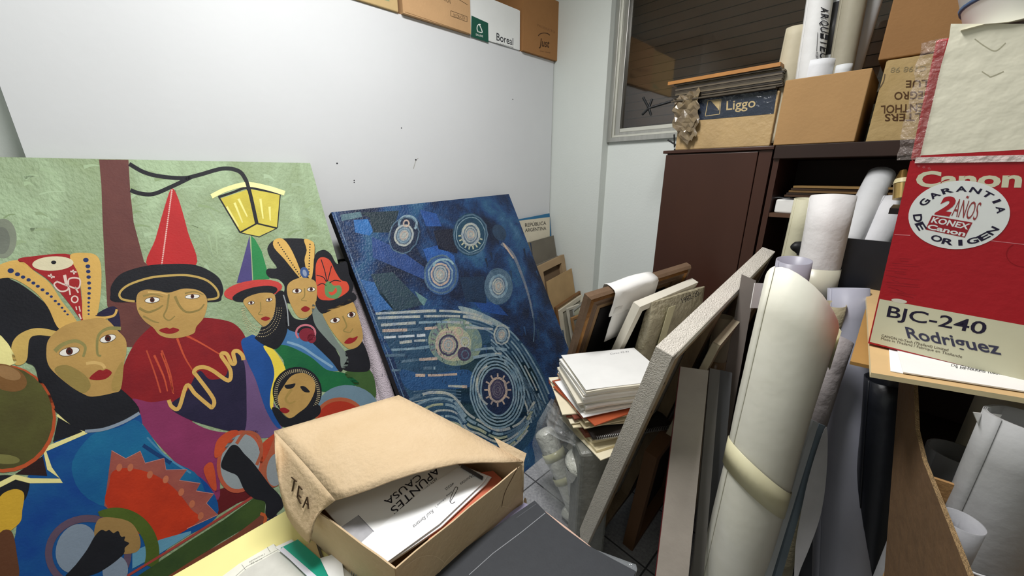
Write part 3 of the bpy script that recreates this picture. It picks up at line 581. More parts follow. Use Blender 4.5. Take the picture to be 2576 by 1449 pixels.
# patches
B6.poly([(265, 280), (400, 270), (455, 380), (420, 430), (280, 400)], BP('2f6fb0', '245a98'), 1, False); B6.poly([(140, 230), (330, 200), (350, 250), (150, 290)], BP('5f7d84', '3f5c6c'), 1, False)
B6.poly([(330, 210), (700, 190), (640, 400), (450, 400), (420, 260)], BP('1c2c38', '22343c'), 1, False); B6.poly([(930, 560), (1080, 520), (1230, 620), (1240, 720), (980, 700)], BP('2c5fa6', '244a8c'), 1, False)
B6.poly([(900, 180), (1060, 220), (1110, 340), (960, 340)], BP('2a559a', '20407c'), 1, False); B6.poly([(1030, 380), (1270, 360), (1260, 600), (1080, 560)], BP('1c2234', '1a1c2c'), 1, False)
B6.poly([(430, 800), (640, 780), (940, 1090), (660, 1160), (520, 1000)], BP('2c444e', '24384a'), 1, False); B6.poly([(850, 960), (970, 1040), (940, 1105), (900, 1060)], BP('6a8c8c', '55787c'), 2, False)
B6.poly([(440, 440), (700, 560), (940, 730), (940, 850), (640, 720), (450, 640)], BP('2c4a86', '223c70'), 1, False); B6.poly([(1280, 830), (1520, 820), (1540, 1080), (1340, 1060)], BP('1c3450', '1a2c44'), 1, False)
B6.poly([(330, 850), (470, 880), (650, 1130), (480, 1180)], BP('3468a4', '2c5488'), 1, False); B6.poly([(1390, 1040), (1640, 1080), (1750, 1200), (1500, 1160)], BP('214a8c', '1c3c74'), 1, False)
B7.poly([(215, 95), (600, 70), (1000, 90), (1300, 230), (1500, 420), (1620, 650), (1640, 900), (1540, 1100), (1400, 1250), (1180, 1330), (800, 1010), (500, 800), (350, 420)], BP('2c4e68', '22405c'), 1, n=4)
B7.poly([(420, 560), (640, 600), (980, 560), (1000, 700), (700, 720), (480, 720)], BP('2a5584', '224874'), 2)
# green-grey rings ground right
B0.ell((1252, 985), 105, 125, BP('2b4854', '23404e'), 1, -8); B0.ell((1145, 860), 68, 60, BP('87957c', '5f7a80'), 2, 10); B0.ell((1140, 865), 46, 44, BP('b3ad8c', '93a090'), 3)
def rosette(c, rs, core, spikes=0, rot=0):
    B0.ell(c, rs[-1][0] * 1.25, rs[-1][1] * 1.25, BP('6f7f8c', '4c6076'), 5, rot); B0.ell(c, rs[-1][0] * .8, rs[-1][1] * .8, BP('a3a7a0', '7f8a94'), 5.5, rot)
    for i, (r, q, wd, m) in enumerate(rs): B0.ring(c, r, q, wd, m, 6 + i, rot, n=26, jit=.035)
    B0.ring(c, core * .8, core, 2.2, WARM, 9, rot, n=8, jit=.1); B0.ell(c, core * .3, core * .34, CRM, 9, rot)
    for k_ in range(spikes):
        a = 2 * pi * k_ / spikes + .2; r1 = rs[-1][0]
        B0.stroke([(c[0] + r1 * cos(a), c[1] + r1 * 1.15 * sin(a)), (c[0] + (r1 + 9) * cos(a), c[1] + (r1 + 9) * 1.15 * sin(a))], 4, rs[-1][3], 8, False)
B0.ell((1020, 590), 36, 50, DK, 4, 20); B0.ell((1183, 590), 44, 54, TEAL, 3, 0); B0.ell((1110, 692), 44, 50, BP('3a5c8c', '2c4a78'), 3); B0.ell((1254, 722), 36, 44, GRY, 3)
rosette((1016, 592), [(36, 46, 3, GRY), (22, 26, 5, CRM), (15, 18, 3, CR2)], 10, rot=20); B0.ring((1026, 563), 22, 20, 6, CR2, 6, a0=150, a1=400); B0.ring((1022, 562), 7, 8, 4, WARM, 8, n=9)
rosette((1184, 590), [(42, 50, 3.5, GRY), (36, 44, 2, CR2), (21, 27, 6, CRM), (14, 18, 2.5, CRM)], 9, rot=0); 
for k_ in range(9):
    a = .3 + k_ * .35; B0.stroke([(1184 + 22 * cos(a), 592 + 26 * sin(a)), (1184 + 31 * cos(a), 592 + 36 * sin(a))], 3.5, BP('b8b79a', '9aa394'), 8, False)
rosette((1108, 690), [(40, 47, 4, GRY), (30, 35, 4, CR2), (22, 27, 5, WARM), (15, 19, 4, CRM)], 11); B0.ring((1116, 668), 24, 16, 5, BP('9ab4b4', '6f94a8'), 9, a0=170, a1=350)
rosette((1254, 720), [(34, 44, 3, GRY), (28, 36, 2, GRY), (21, 27, 6, CR2), (14, 19, 3, CRM)], 8)
rosette((1128, 868), [(30, 34, 6, WARM), (22, 25, 5, PUR), (14, 17, 5, WARM)], 8); B0.ring((1154, 835), 10, 11, 4, WARM, 8, n=10); B0.ring((1170, 860), 10, 12, 4, CRM, 8, n=9); B0.ell((1168, 890), 17, 18, PUR, 7); B0.ring((1170, 892), 9, 11, 3, GRY, 8, n=8)
for k_ in range(7): a = pi * .9 + k_ * .3; B0.stroke([(1128 + 36 * cos(a), 866 + 40 * sin(a)), (1128 + 46 * cos(a), 866 + 52 * sin(a))], 4, BP('6b6a70', '55586c'), 5, False)
rosette((1262, 842), [(19, 24, 4, CRM), (12, 16, 3, CR2)], 7)
# big ringed sun
B0.ell((1252, 985), 46, 60, BP('1c2e50', '1a2740'), 5, -5)
for r in (82, 74, 66, 58, 50):
    B0.ring((1251, 985), r * .82, r * 1.0 + 10, 4.4, CR2 if r % 4 else CRM, 6, -6, n=40, jit=.012)
B0.ring((1240, 970), 40, 52, 5, CRM, 7, -8, a0=120, a1=260, n=16)
B0.ring((1252, 981), 22, 30, 6, WARM, 8, n=18, jit=.05); B0.ell((1252, 981), 18, 25, PUR, 7)
for r in (15, 10, 5): B0.ring((1252, 981), r * .9, r * 1.3, 1.8, BP('77717a', '5c5c6c'), 9, n=10, jit=.12)
for k_ in range(12):
    a = 2 * pi * k_ / 12; B0.stroke([(1252 + 24 * cos(a), 981 + 31 * sin(a)), (1252 + 34 * cos(a), 981 + 42 * sin(a))], 4, WARM, 8, False)
# horizontal bars at the left, running into arcs
def dash(pts, wd, m, l, cuts=None):
    """stroke broken into short bricks like the painted rows"""
    P_ = crom(pts, False, 10); i = 0
    while i < len(P_) - 2:
        j = min(len(P_) - 1, i + random.randint(5, 14)); B0.stroke(P_[i:j + 1], wd * random.uniform(.8, 1.1), m if random.random() < .75 else random.choice([CR2, CRM, GRY]), l, False); i = j + (1 if random.random() < .5 else 0)
rows = [([(945, 789), (1010, 786), (1090, 782), (1160, 785), (1215, 796)], CRM), ([(950, 800), (1030, 797), (1120, 795), (1190, 799), (1240, 815)], CRM), ([(958, 818), (1030, 813), (1110, 810), (1180, 812)], CRM), ([(962, 832), (1040, 829), (1100, 824)], WARM), ([(966, 849), (1020, 846), (1070, 843)], BP('c4ccd0', 'a9b4c0')), ([(1005, 862), (1050, 857), (1075, 856)], CRM), ([(985, 880), (1040, 877), (1080, 872)], CR2), ([(1010, 910), (1050, 905), (1100, 902)], WARM), ([(1170, 823), (1240, 828)], CRM), ([(1195, 880), (1240, 876), (1275, 880)], CR2), ([(1190, 900), (1230, 892), (1262, 890)], CR2), ([(1045, 944), (1100, 944), (1150, 941)], WARM), ([(1065, 926), (1095, 926)], CR2), ([(1127, 971), (1175, 973)], WARM), ([(970, 895), (1020, 893)], GRY), ([(985, 932), (1010, 930)], GRY)]
for p, m in rows: dash(p, 7.0, m, 5)
for k_ in range(9): dash([(1160 + k_ * 5, 780 + k_ * 9), (1235, 800 + k_ * 9), (1300 - k_ * 2, 850 + k_ * 10), (1352 - k_ * 4, 930 + k_ * 10), (1385 - k_ * 6, 1000 + k_ * 8)][1 if k_ > 4 else 0:], 4.2, GRY if k_ % 2 else CR2, 3)
B0.poly([(1155, 770), (1190, 778), (1230, 795), (1275, 820), (1280, 826), (1230, 815), (1180, 795), (1158, 780)], BP('9aa8a4', '6d8494'), 4)
for k_ in range(7):
    y0 = 1000 + k_ * 15
    dash([(1030 + k_ * 12, y0 + 6), (1080 + k_ * 8, y0 - 12), (1135 + k_ * 4, y0 - 6), (1175, y0 + 38 - k_), (1205, 1058 + k_ * 11), (1255, 1082 + k_ * 10), (1310 - k_ * 2, 1062 + k_ * 9), (1345 - k_ * 3, 1010 + k_ * 12)], 6.8 if k_ < 3 else 5.8, [CRM, CR2, BP('a6a98c', '7c8c84')][k_ % 3], 4)
for k_ in range(5): dash([(1040, 985 + k_ * 9), (1100, 980 + k_ * 7), (1160, 985 + k_ * 8)], 2.5, GRY, 3)
for k_ in range(14):
    x0 = 1330 + k_ * 6; B0.stroke([(x0 - 40, 900 + k_ * 10), (x0 - 10, 985 + k_ * 4), (x0 + 4 - k_, 1060 - k_ * 3)], 1.8, GRY, 3)
# comet
B0.stroke([(1262, 612), (1290, 640), (1312, 690), (1330, 745), (1342, 800)], 9, BP('7c7c86', '5a6c80'), 5, w2=4); B0.stroke([(1266, 612), (1292, 650)], 4, WARM, 6); B0.stroke([(1342, 790), (1344, 830), (1342, 860)], 2.5, GRY, 5); B0.ell((1256, 585), 16, 22, BP('2f4660', '26384e'), 2, -30)
for k_ in range(26):
    x0 = random.uniform(1200, 1420); y0 = random.uniform(500, 900)
    if x0 < 1290 + (y0 - 488) * .37: B0.stroke([(x0, y0), (x0 + 5, y0 + random.uniform(12, 34))], random.uniform(3, 9), random.choice([BP('2f5078', '24406a'), BP('28425c', '203650'), DK]), 2, w2=1.5)
# dark crackle joints
for k_ in range(120):
    x0 = random.uniform(960, 1180); y0 = random.uniform(790, 960); B0.stroke([(x0, y0), (x0 + random.uniform(-2, 2), y0 + 7)], 1, DK, 7, False)
B0.stroke([(841, 534), (1020, 1010)], 2.5, BP('6d88a4', '2c4a70'), 4, False)
mb.build('painted_canvas', bp_)
mb = MB(); mb.box(bTL - bN * bt + bV * .03 + bU * .05, bU * .9, bV * .03, -bN * .004, mat('b08e5c')); mb.build('stretcher_bar', bp_)

# foam-wrapped roll and black panel between the two paintings
fo = thing('wrapped_roll', 'pinkish foam-wrapped roll with pale tape bands standing between the two paintings', 'roll', (0.2, .55, 0))
A = onpl((889, 712), (V3((0.09, 0, 1.3)), (X + Z * .3).normalized())); Bm = Q(976, 1012, 1.665); 
Bm = A + (Bm - A) * (A.z / (A.z - Bm.z)) * .995
FOAM = mat('cfc2cc', .7, .06, 30, .8, 220); FT = mat('ddd6c6', .5, .05)
mb = MB(); tube(mb, A, Bm, .030, .040, FOAM, 22, True, 12, .06); mb.build('foam_wrap', fo)
mb = MB(); sd = (Bm - A).normalized().cross(FW).normalized(); tube(mb, A - sd * .0 + FW * -.012 + RT * -.036 + (Bm - A) * .0, Bm + RT * -.042 - FW * .012, .022, .028, FOAM, 18, True, 12, .08); mb.build('foam_edge', fo)
for a, b in ((.10, .14), (.50, .545)): tape(fo, A + FW * -.012 + RT * -.036, Bm + RT * -.042 - FW * .012, .0225, .0285, a, b, FT, name='tape_band')
bpn = thing('black_panel', 'black framed panel with a grey strip, just showing beside the pinkish roll', 'panel', (0.05, .7, 0))
a0 = V3((.022, A.y - .03, 1.10)); 
mb = MB(); mb.box(a0, Y * .45, V3((.10, 0, -1.09)), V3((-.014, 0, -.001)), BLACKM); mb.build('board', bpn)
mb = MB(); mb.box(a0 + Y * .03 + V3((.0005, 0, -.01)), Y * .02, V3((.10 / 9, 0, -1.09 / 9)), V3((.002, 0, 0)), mat('8c8c8a')); mb.build('metal_strip', bpn)

# =================================================================== STACK OF FRAMES IN THE CORNER
def panel(name, label, cat, K, wdt, xb, t_, m, framed=None, zb=0.004, group=None, deco=None, lead=0):
    """board leaning back on the block; K = its top corner nearest the window wall, wdt its width, xb = x of its foot"""
    xb = K.x + (.14 if name == 'poster' else .24) * K.z
    th_ = thing(name, label, cat, V3(((K.x + xb) / 2, K.y - wdt / 2, 0)), group)
    V = V3((xb - K.x, 0, zb - K.z)); U = Y * -wdt + Z * lead; P = K.copy(); N = facing(U.cross(V).normalized(), P)
    return th_, P, U, V, N
yk = 2.165
def K(px, py): return aty(px, py, yk)
k1 = K(1388, 537); k1 = V3((.026, yk, k1.z))
t, P, U, V, N = panel('poster', 'small poster with a blue border reading República Argentina, rearmost in the corner', 'poster', k1, .5, .20, .01, None, lead=-.03)
mb = MB(); mb.box(P, U, V, -N * .006, mat('2f6c94', .5)); d = Dec(mb, P, N)
d.poly([(1300, 556), (1383, 546), (1383, 640), (1300, 650)], mat('cfc7b2', .6, .04, 20), 1, False)
d.text('REPÚBLICA', (1321, 571), (1374, 565), (1320.5, 562), mat('2c2a26'), 2, .012); d.text('ARGENTINA', (1321, 584), (1374, 578), (1320.5, 575), mat('2c2a26'), 2, .012)
mb.build('poster_sheet', t)
t, P, U, V, N = panel('board', 'dark grey-brown board directly in front of the República Argentina poster', 'board', K(1393, 592), .4, .36, .01, None, lead=-.03)
mb = MB(); mb.box(P, U, V, -N * .012, mat('6a655a', .7, .08, 8)); mb.build('board', t, bevel=.001)
for i, (px, py, lb, tn) in enumerate([(1399, 638, 'thin grey board edge, rearmost of the pair behind the wooden stretcher', .008), (1404, 643, 'second thin grey board edge just behind the wooden stretcher frame', .008)]):
    t, P, U, V, N = panel('board', lb, 'board', K(px, py), .3, .40 + i * .012, .01, None, lead=-.04, group='thin grey boards in the corner stack')
    mb = MB(); mb.box(P, U, V, -N * tn, mat('7d766a', .7, .1, 8)); mb.build('board', t)
t, P, U, V, N = panel('stretched_canvas', 'back of a small stretched canvas with pale wood bars in the corner stack', 'canvas', K(1419, 640), .30, .45, .01, None, lead=-.05)
mb = MB(); rect_frame(mb, P, U, V, -N, .05, [(0, 0), (0, .03), (1, .03), (1, .008), (1, 0)], mat('a08868', .7, .1, 8)); mb.build('stretcher', t)
mb = MB(); mb.box(P + U * .02 + V * .01 - N * .031, U * .96, V * .98, -N * .003, mat('6e5a44', .8, .1)); mb.build('canvas_back', t)
t, P, U, V, N = panel('hardboard_sheet', 'plain tan hardboard sheet standing in the middle of the corner stack', 'board', K(1438, 675), .28, .49, .01, None, lead=-.05)
mb = MB(); mb.box(P, U, V, -N * .006, mat('a58a62', .8, .08, 12)); mb.build('board', t)
t, P, U, V, N = panel('picture_frame', 'thin brown picture frame in front of the tan hardboard sheet', 'frame', K(1458, 732), .28, .52, .01, None, lead=-.06)
mb = MB(); rect_frame(mb, P, U, V, N, .02, [(0, -.01), (0, .008), (.5, .012), (1, .004), (1, -.01)], mat('6f4f30', .5)); mb.build('moulding', t)
mb = MB(); mb.box(P + U * .03 + V * .02, U * .94, V * .96, -N * .004, mat('b09a74')); mb.build('backing', t)
t, P, U, V, N = panel('picture_frame', 'pale mounted picture frame between the thin brown frame and the glazed one', 'frame', K(1462, 741), .26, .555, .01, None, lead=-.06)
mb = MB(); rect_frame(mb, P, U, V, N, .03, [(0, -.008), (0, .010), (1, .006), (1, -.008)], mat('cfc8b4', .5)); mb.build('moulding', t)
mb = MB(); mb.box(P + U * .03 + V * .02, U * .94, V * .96, -N * .004, mat('8f8b7c')); mb.build('picture', t)
t, P, U, V, N = panel('picture_frame', 'glazed picture with a thin aluminium edge and greenish mount, front of the corner stack', 'frame', K(1478, 749), .185, .60, .01, None, lead=-.05)
mb = MB(); rect_frame(mb, P, U, V, N, .010, [(0, -.008), (0, .010), (1, .010), (1, -.008)], mat('b5b5b0', .3, metal=.8)); mb.build('moulding', t)
mb = MB(); mb.box(P + U * .03 + V * .01 + N * .002, U * .94, V * .98, -N * .003, mat('a3a38c', .15, .05, spec=.6)); mb.build('picture', t)
for i, (px, py, hx, lb) in enumerate([(1425, 776, 'b8b4a6', 'narrow white-edged frame squeezed between the blue painting and the corner stack'), (1436, 800, '8f6b42', 'narrow wooden frame edge beside the blue painting in the corner stack')]):
    P = aty(px, py, 1.93); mb = MB(); t = thing('picture_frame', lb, 'frame', V3((P.x + .05, 2.0, 0)))
    rect_frame(mb, P, Y * .14, V3((.16, 0, -P.z + .01)), X, .018, [(0, -.006), (0, .010), (1, .006), (1, -.006)], mat(hx, .5)); mb.build('moulding', t)
    mb = MB(); mb.box(P + Y * .01 + V3((.003, 0, -.01)), Y * .12, V3((.155, 0, -P.z + .03)), X * .002, mat('6e6a60')); mb.build('backing', t)

# =================================================================== GOLD FRAME, WHITE FRAME, WRAPPED PACKET
def leaner(A, D, b, zfoot=0.006):
    """frame plane: top edge A->D, near side running down through sight line b to the floor"""
    B = perp(A, D, b); V = B - A; V = V * ((A.z - zfoot) / -V.z)
    return D - A, V
A = Q(1480, 747, 1.40); Dd = aty(1738, 667, 1.70); U, V = leaner(A, Dd, (1441, 880))
N = facing(U.cross(V).normalized(), A); print('GOLD', A, Dd, A + V, U.length, V.length)
gf = thing('gold_picture_frame', 'wide gilt and brown moulded frame with a white paper hung over its top edge', 'frame', V3(((A + V).x, (A + V).y, 0)))
GOLD = mat('a87a42', .35, .15, 10, .2, 60, metal=.45, h2='7c5530'); BRW = mat('6d5744', .45, .12, 8, .2, 60)
mb = MB(); rect_frame(mb, A, U, V, N, .075, [(0, -.024), (0, .0), (.10, .012), (.22, .004)], BRW); rect_frame(mb, A, U, V, N, .075, [(.22, .004), (.32, .014), (.42, .006)], GOLD)
rect_frame(mb, A, U, V, N, .075, [(.42, .006), (.8, -.004), (.86, .001), (1, -.006), (1, -.03)], BRW); mb.build('moulding', gf)
u = U.normalized(); v = V.normalized()
mb = MB(); mb.box(A + u * .07 + v * .07 - N * .012, U - u * .14, V - v * .14, -N * .004, mat('8c7050', .7)); mb.build('mount', gf)
mb = MB(); mb.box(A + u * .10 + v * .10 - N * .008, U * .99 - u * .2, V - v * .2, -N * .003, mat('141213', .6, .2, spec=.2)); mb.build('picture', gf)
pa = thing('paper_sheet', 'white paper sheet folded over the top of the gilt frame', 'paper', A + U * .35)
mb = MB(); a = u * (U.length * .20); b_ = u * (U.length * .615); q = []
for t_, off in ((.16, -.060), (.06, -.053), (.004, -.045), (-.006, -.03), (-.008, -.01), (-.006, .012), (.004, .022), (.05, .026), (.11, .028), (.12, .030)):
    q.append([A + a + (b_ - a) * j / 6 + v * (t_ + .004 * sin(j * 1.3)) + N * (off + .001 * sin(j * 2 + t_ * 40)) for j in range(7)])
mb.grid(q, PAPER)
q = [[A + a + u * (.02 + .18 * 0) + (b_ - a - u * .06) * j / 6 + v * t_ + N * (.0265 + .02 * t_ + .002 * sin(j + t_ * 30)) for j in range(7)] for t_ in (.08, .13, .18, .23, .27)]
mb.grid(q, PAPER); mb.build('sheet', pa, solid=.0006)
A = Q(1607, 770, 1.45); Dd = aty(1754, 708, 1.72); U, V = leaner(A, Dd, (1557, 875)); N = facing(U.cross(V).normalized(), A); print('WF', A, Dd, A + V, U.length)
wf = thing('white_picture_frame', 'off-white picture frame between the gilt frame and the bubble-wrapped packet', 'frame', V3(((A + V).x, (A + V).y, 0)))
mb = MB(); rect_frame(mb, A, U, V, N, .030, [(0, -.028), (0, .006), (.9, .010), (1, -.004), (1, -.026)], mat('ddd8ca', .5, .05)); mb.build('moulding', wf)
u = U.normalized(); v = V.normalized()
mb = MB(); rect_frame(mb, A + u * .028 + v * .028, U - u * .056, V - v * .056, N, .02, [(0, -.004), (0, -.010), (1, -.016), (1, -.026)], mat('7a5638', .5)); mb.build('inner_slip', wf)
mb = MB(); mb.box(A + u * .035 + v * .045 - N * .016, U - u * .07, V - v * .08, -N * .006, mat('23221f', .4, .2)); mb.build('picture', wf)
# bubble-wrapped packet
A = Q(1657, 770, 1.46); Dd = aty(1790, 728, 1.75); U = Dd - A; V = perp(A, Dd, (1634, 850)) - A; V = V * ((A.z - .02) / -V.z); N = facing(U.cross(V).normalized(), A); print('PK', A, Dd, A + V)
pk = thing('wrapped_packet', 'bubble-wrapped picture packet with marker writing between white frame and raw canvas', 'packet', V3(((A + V).x, (A + V).y, 0)))
BW_ = mat('b3ab92', .3, .14, 14, .9, 55, spec=.6, h2='948c74')
mb = MB(); rows_ = []
n = 14
for i in range(17):
    t_ = i / 16; row = []
    for j in range(28):
        a_ = 2 * pi * j / 28; cx_ = cos(a_); sx_ = sin(a_)
        ux = .5 + .5 * math.copysign(abs(cx_) ** .35, cx_); nz_ = math.copysign(abs(sx_) ** .5, sx_)
        P_ = A + U * ux + V * t_ - N * (.035) + N * (.032 * nz_ * (min(1, (t_ + .004) * 12) ** .5)); P_ += N * .004 * noise.noise(P_ * 22)
        row.append(P_)
    rows_.append(row)
mb.grid(rows_, BW_, True, True); mb.face(rows_[0], BW_)
d = Dec(mb, A + N * .006, N); d.text('1982-20', (1718, 763), (1760, 742), (1713, 752), INK, 3)
mb.build('bubble_wrap', pk)
mb = MB(); mb.box(A + V * .02 + U * .18 - N * -.003, U * .12, V * .25, N * .0015, mat('cfc9a4', .3, spec=.6)); mb.build('tape', pk)

# =================================================================== RAW STRETCHED CANVAS LEANING ACROSS THE ROOM
A = Q(1650, 872, .95); Bf = atz(1430, 1400, .004); Dd = aty(1918, 622, 1.77); U = Dd - A; V = Bf - A
N = U.cross(V).normalized(); N = N if N.x > 0 else -N; N = -N; tk = .046          # N looks to the left (painted side)
print('CANVAS', A, Dd, Bf, U.length, V.length, N)
cvA, cvN = A.copy(), N.copy()
rc = thing('stretched_canvas', 'large raw white canvas on wooden bars seen from its edge and stapled back', 'canvas', V3((Bf.x, Bf.y, 0)))
CW = mat('e8e1d6', .75, .06, 12, 1.0, 260); CB = mat('a39686', .85, .12, 9, .4, 60, h2='85786a')
V = V * ((A.z - .004) / -V.z) if (A + V).z < 0 else V
mb = MB(); mb.box(A, U, V, -N * .002, CW); u = U.normalized(); v = V.normalized()
mb.box(A - u * .001 , u * .002, V, -N * tk, CW); mb.box(A - v * .001, U, v * .002, -N * tk, CW); mb.box(A + U, -u * .002, V, -N * tk, CW)
mb.box(A - N * tk, U, v * .028, -N * .0015, mat('e2dccf', .8, .05, 9, .4, 200)); mb.box(A - N * tk, u * .03, V, -N * .0015, mat('bdb3a5', .8, .08, 9, .4, 200))
mb.build('canvas', rc)
Wd = mat('8a7358', .8, .15, 5, .3, 40, h2='a08a6c', stretch=(6, 6, 1))
for nm, a0, uu, vv in (('stretcher_bar', A + u * .003 + v * .003, U - u * .006, v * .055), ('stretcher_bar', A + u * .003 + v * .059, u * .085, V - v * .12), ('stretcher_bar', A + U - u * .088 + v * .059, u * .085, V - v * .12), ('stretcher_bar', A + V - v * .058 + u * .003, U - u * .006, v * .055), ('crossbar', A + u * .36 + v * .06, u * .05, V - v * .12)):
    mb = MB(); mb.box(a0 - N * .004, uu, vv, -N * (tk - .006), Wd); mb.build(nm, rc)
for t_ in (.1, .2, .31, .43, .56):
    mb = MB(); mb.box(A + V * t_ + u * .035 - N * (tk + .0016), u * .002, v * .012, -N * .001, mat('4a4640', .3, metal=.8)); mb.build('staple', rc)
# second, smaller canvas just behind it
A2 = A + u * .28 - N * .075 + v * .09; U2 = U * .62; V2 = V * .5
rc2 = thing('stretched_canvas', 'smaller grey-brown stretched canvas standing directly behind the large raw canvas', 'canvas', A2 + V2)
mb = MB(); mb.box(A2, U2, V2, -N * .002, CB); mb.box(A2, U2, v * .002, -N * .022, mat('b0a48c', .7)); mb.box(A2, u * .002, V2, -N * .022, mat('b0a48c', .7)); mb.build('canvas', rc2)
mb = MB(); rect_frame(mb, A2 - N * .003 + u * .003 + v * .003, U2 * .98, V2 * .98, -N, .05, [(0, .0), (0, .018), (1, .018), (1, .0)], Wd); mb.build('stretcher', rc2)
# dark brown stretched frame low down
A3 = Q(1622, 1133, 1.28); D3_ = Q(1696, 1040, 1.42); V = perp(A3, D3_, (1575, 1330)) - A3; V = V * ((A3.z - .004) / -V.z); U = D3_ - A3; N3 = U.cross(V).normalized(); N3 = N3 if N3.x > 0 else -N3
print('A3', A3, D3_, A3 + V)
bf = thing('picture_frame', 'small dark brown wooden frame standing low behind the large raw canvas', 'frame', A3 + V)
mb = MB(); rect_frame(mb, A3, U * 1.6, V, N3, .035, [(0, 0), (0, .045), (1, .045), (1, 0)], mat('5c4028', .8, .12, 6)); mb.build('moulding', bf)
mb = MB(); mb.box(A3 + U * .03 + V * .02 + N3 * .001, U * 1.5, V * .95, N3 * .004, mat('2a2220', .8)); mb.build('backing', bf)

# =================================================================== CABINET, BOOKCASE AND WHAT STANDS ON THEM
WOOD = mat('3e241b', .38, .14, 3, .05, 40, spec=.4, stretch=(1, 1, .25)); WOOD2 = mat('2c1c16', .55, .15, 3)
ZC = 1.612
cab = thing('wooden_cabinet', 'dark brown wooden cabinet with a plain door under the window', 'cabinet', (1.24, 2.06, 0))
mb = MB(); mb.bx((1.02, 1.885, 0), (1.465, 2.255, ZC - .014), WOOD); mb.build('body', cab, bevel=.002)
mb = MB(); mb.bx((1.008, 1.862, ZC - .014), (1.47, 2.26, ZC), WOOD); mb.build('top', cab, bevel=.002)
mb = MB(); mb.bx((1.022, 1.868, .06), (1.415, 1.884, ZC - .02), WOOD); mb.build('door', cab, bevel=.002)
mb = MB(); mb.bx((1.418, 1.872, 0), (1.465, 1.884, ZC - .016), WOOD); mb.build('stile', cab)
bk = thing('bookcase', 'dark open bookcase joined to the right of the wooden cabinet', 'bookcase', (2.0, 2.07, 0))
for x0, x1 in ((1.472, 1.492), (2.75, 2.77)):
    mb = MB(); mb.bx((x0, 1.88, 0), (x1, 2.255, ZC - .05), WOOD); mb.build('side_panel', bk)
mb = MB(); mb.bx((1.472, 1.868, ZC - .05), (2.77, 2.26, ZC), WOOD2); mb.build('top', bk, bevel=.002)
mb = MB(); mb.bx((1.492, 2.24, 0), (2.75, 2.255, ZC - .05), WOOD2); mb.build('back_panel', bk)
for z0 in (.5, .93, 1.33):
    mb = MB(); mb.bx((1.492, 1.885, z0), (2.75, 2.24, z0 + .016), mat('5a4030', .5) if z0 > 1 else WOOD2); mb.build('shelf', bk)
# shelf contents
zs = 1.3465
def one(name, label, cat, fn, group=None, **k):
    mb = MB(); fn(mb); return mb.build(name, None, label, cat, group, **k)
one('paper_ream', 'white paper block wrapped in plastic lying on the bookcase shelf', 'paper', lambda mb: mb.bx((1.505, 1.90, zs), (1.68, 2.15, zs + .055), PAPER), bevel=.006)
t = thing('plastic_sleeve', 'shiny clear sleeve wrapped loosely over the left end of the paper block on the shelf', 'sleeve', (1.52, 1.95, zs + .06))
mb = MB(); mb.grid([[V3((1.497 + .17 * i / 8, 1.893 + .22 * j / 5, zs + .060 + .006 * sin(i * 2 + j))) for i in range(9)] for j in range(6)], film('sleeve_film', 'cfd3d6', .35)); mb.build('film', t)
for i in range(5): one('file_folder', ['brown folder, lowest of the pile on the shelf', 'second folder up in the shelf pile, dark', 'third folder up in the shelf pile, golden brown', 'fourth folder up in the shelf pile, dark brown', 'golden brown folder topmost of the pile on the bookcase shelf'][i], 'folder', lambda mb: mb.box(V3((1.53 + .006 * i, 1.90, zs + .067 + i * .009)), V3((.36, .012 * (i % 2), 0)), V3((0, .26, 0)), Z * .0075, mat(['4a3424', '2e221a', '6d5230', '3c2a1c', '8a6c40'][i], .7)), group='folders piled on the bookcase shelf')
one('gilt_ornament', 'small gilt and black ornament on the dark shelf beside the red carton', 'ornament', lambda mb: (tube(mb, Q(2268, 500, 1.22), Q(2271, 462, 1.22), .022, .022, mat('b0945c', .3, metal=.7), 14), tube(mb, Q(2271, 461.5, 1.22), Q(2272, 450, 1.22), .024, .020, mat('d8cba0', .4), 14), tube(mb, Q(2272, 449.5, 1.22), Q(2273, 428, 1.22), .020, .008, mat('6b5228', .35, metal=.6), 12)))
one('ornament_support', 'added dark support under the gilt ornament', 'box', lambda mb: mb.bx((1.86, 1.50, 1.394), (1.99, 1.70, 1.410), mat('1c1816', .5)))  # added support for the ornament, black like the shade around it
# shiny printed carton with torn film
def dL(mb):
    d = Dec(mb, V3((0, 1.879, 0)), -Y); nb = mat('2b3240', .22, .15, 8, .5, 40, spec=.7); yl_ = mat('b9a478', .5)
    d.poly([(1752, 248), (1958, 208), (1946, 286), (1760, 302), (1722, 300), (1700, 262)], nb, 1, False)
    a = [(1781, 253), (1814, 250), (1810, 287), (1774, 292)]
    for i in range(4): d.stroke([a[i], a[(i + 1) % 4]], 1.6, yl_, 2, False)
    d.poly([(1789, 254), (1812, 252), (1809, 277), (1789, 276)], yl_, 2, False); d.poly([(1789, 254), (1808, 276), (1786, 277)], nb, 3, False)
    d.text('Liggo', (1827, 277), (1900, 269), (1828, 254), yl_, 3, .008)
carton('carton', 'scuffed carton with a dark blue band and tan lettering on the cabinet', 'box', V3((1.058, 1.88, ZC + .001)), X * .39, Y * .34, Z * .205, mat('b09468', .4, .12, 7, .3, 50, spec=.5), decf=dL, seam=False)
t = thing('torn_wrapping', 'torn brown film and paper hanging at the left corner of the blue-banded carton', 'wrapping', (1.07, 1.86, ZC + .05))
mb = MB(); R_ = []
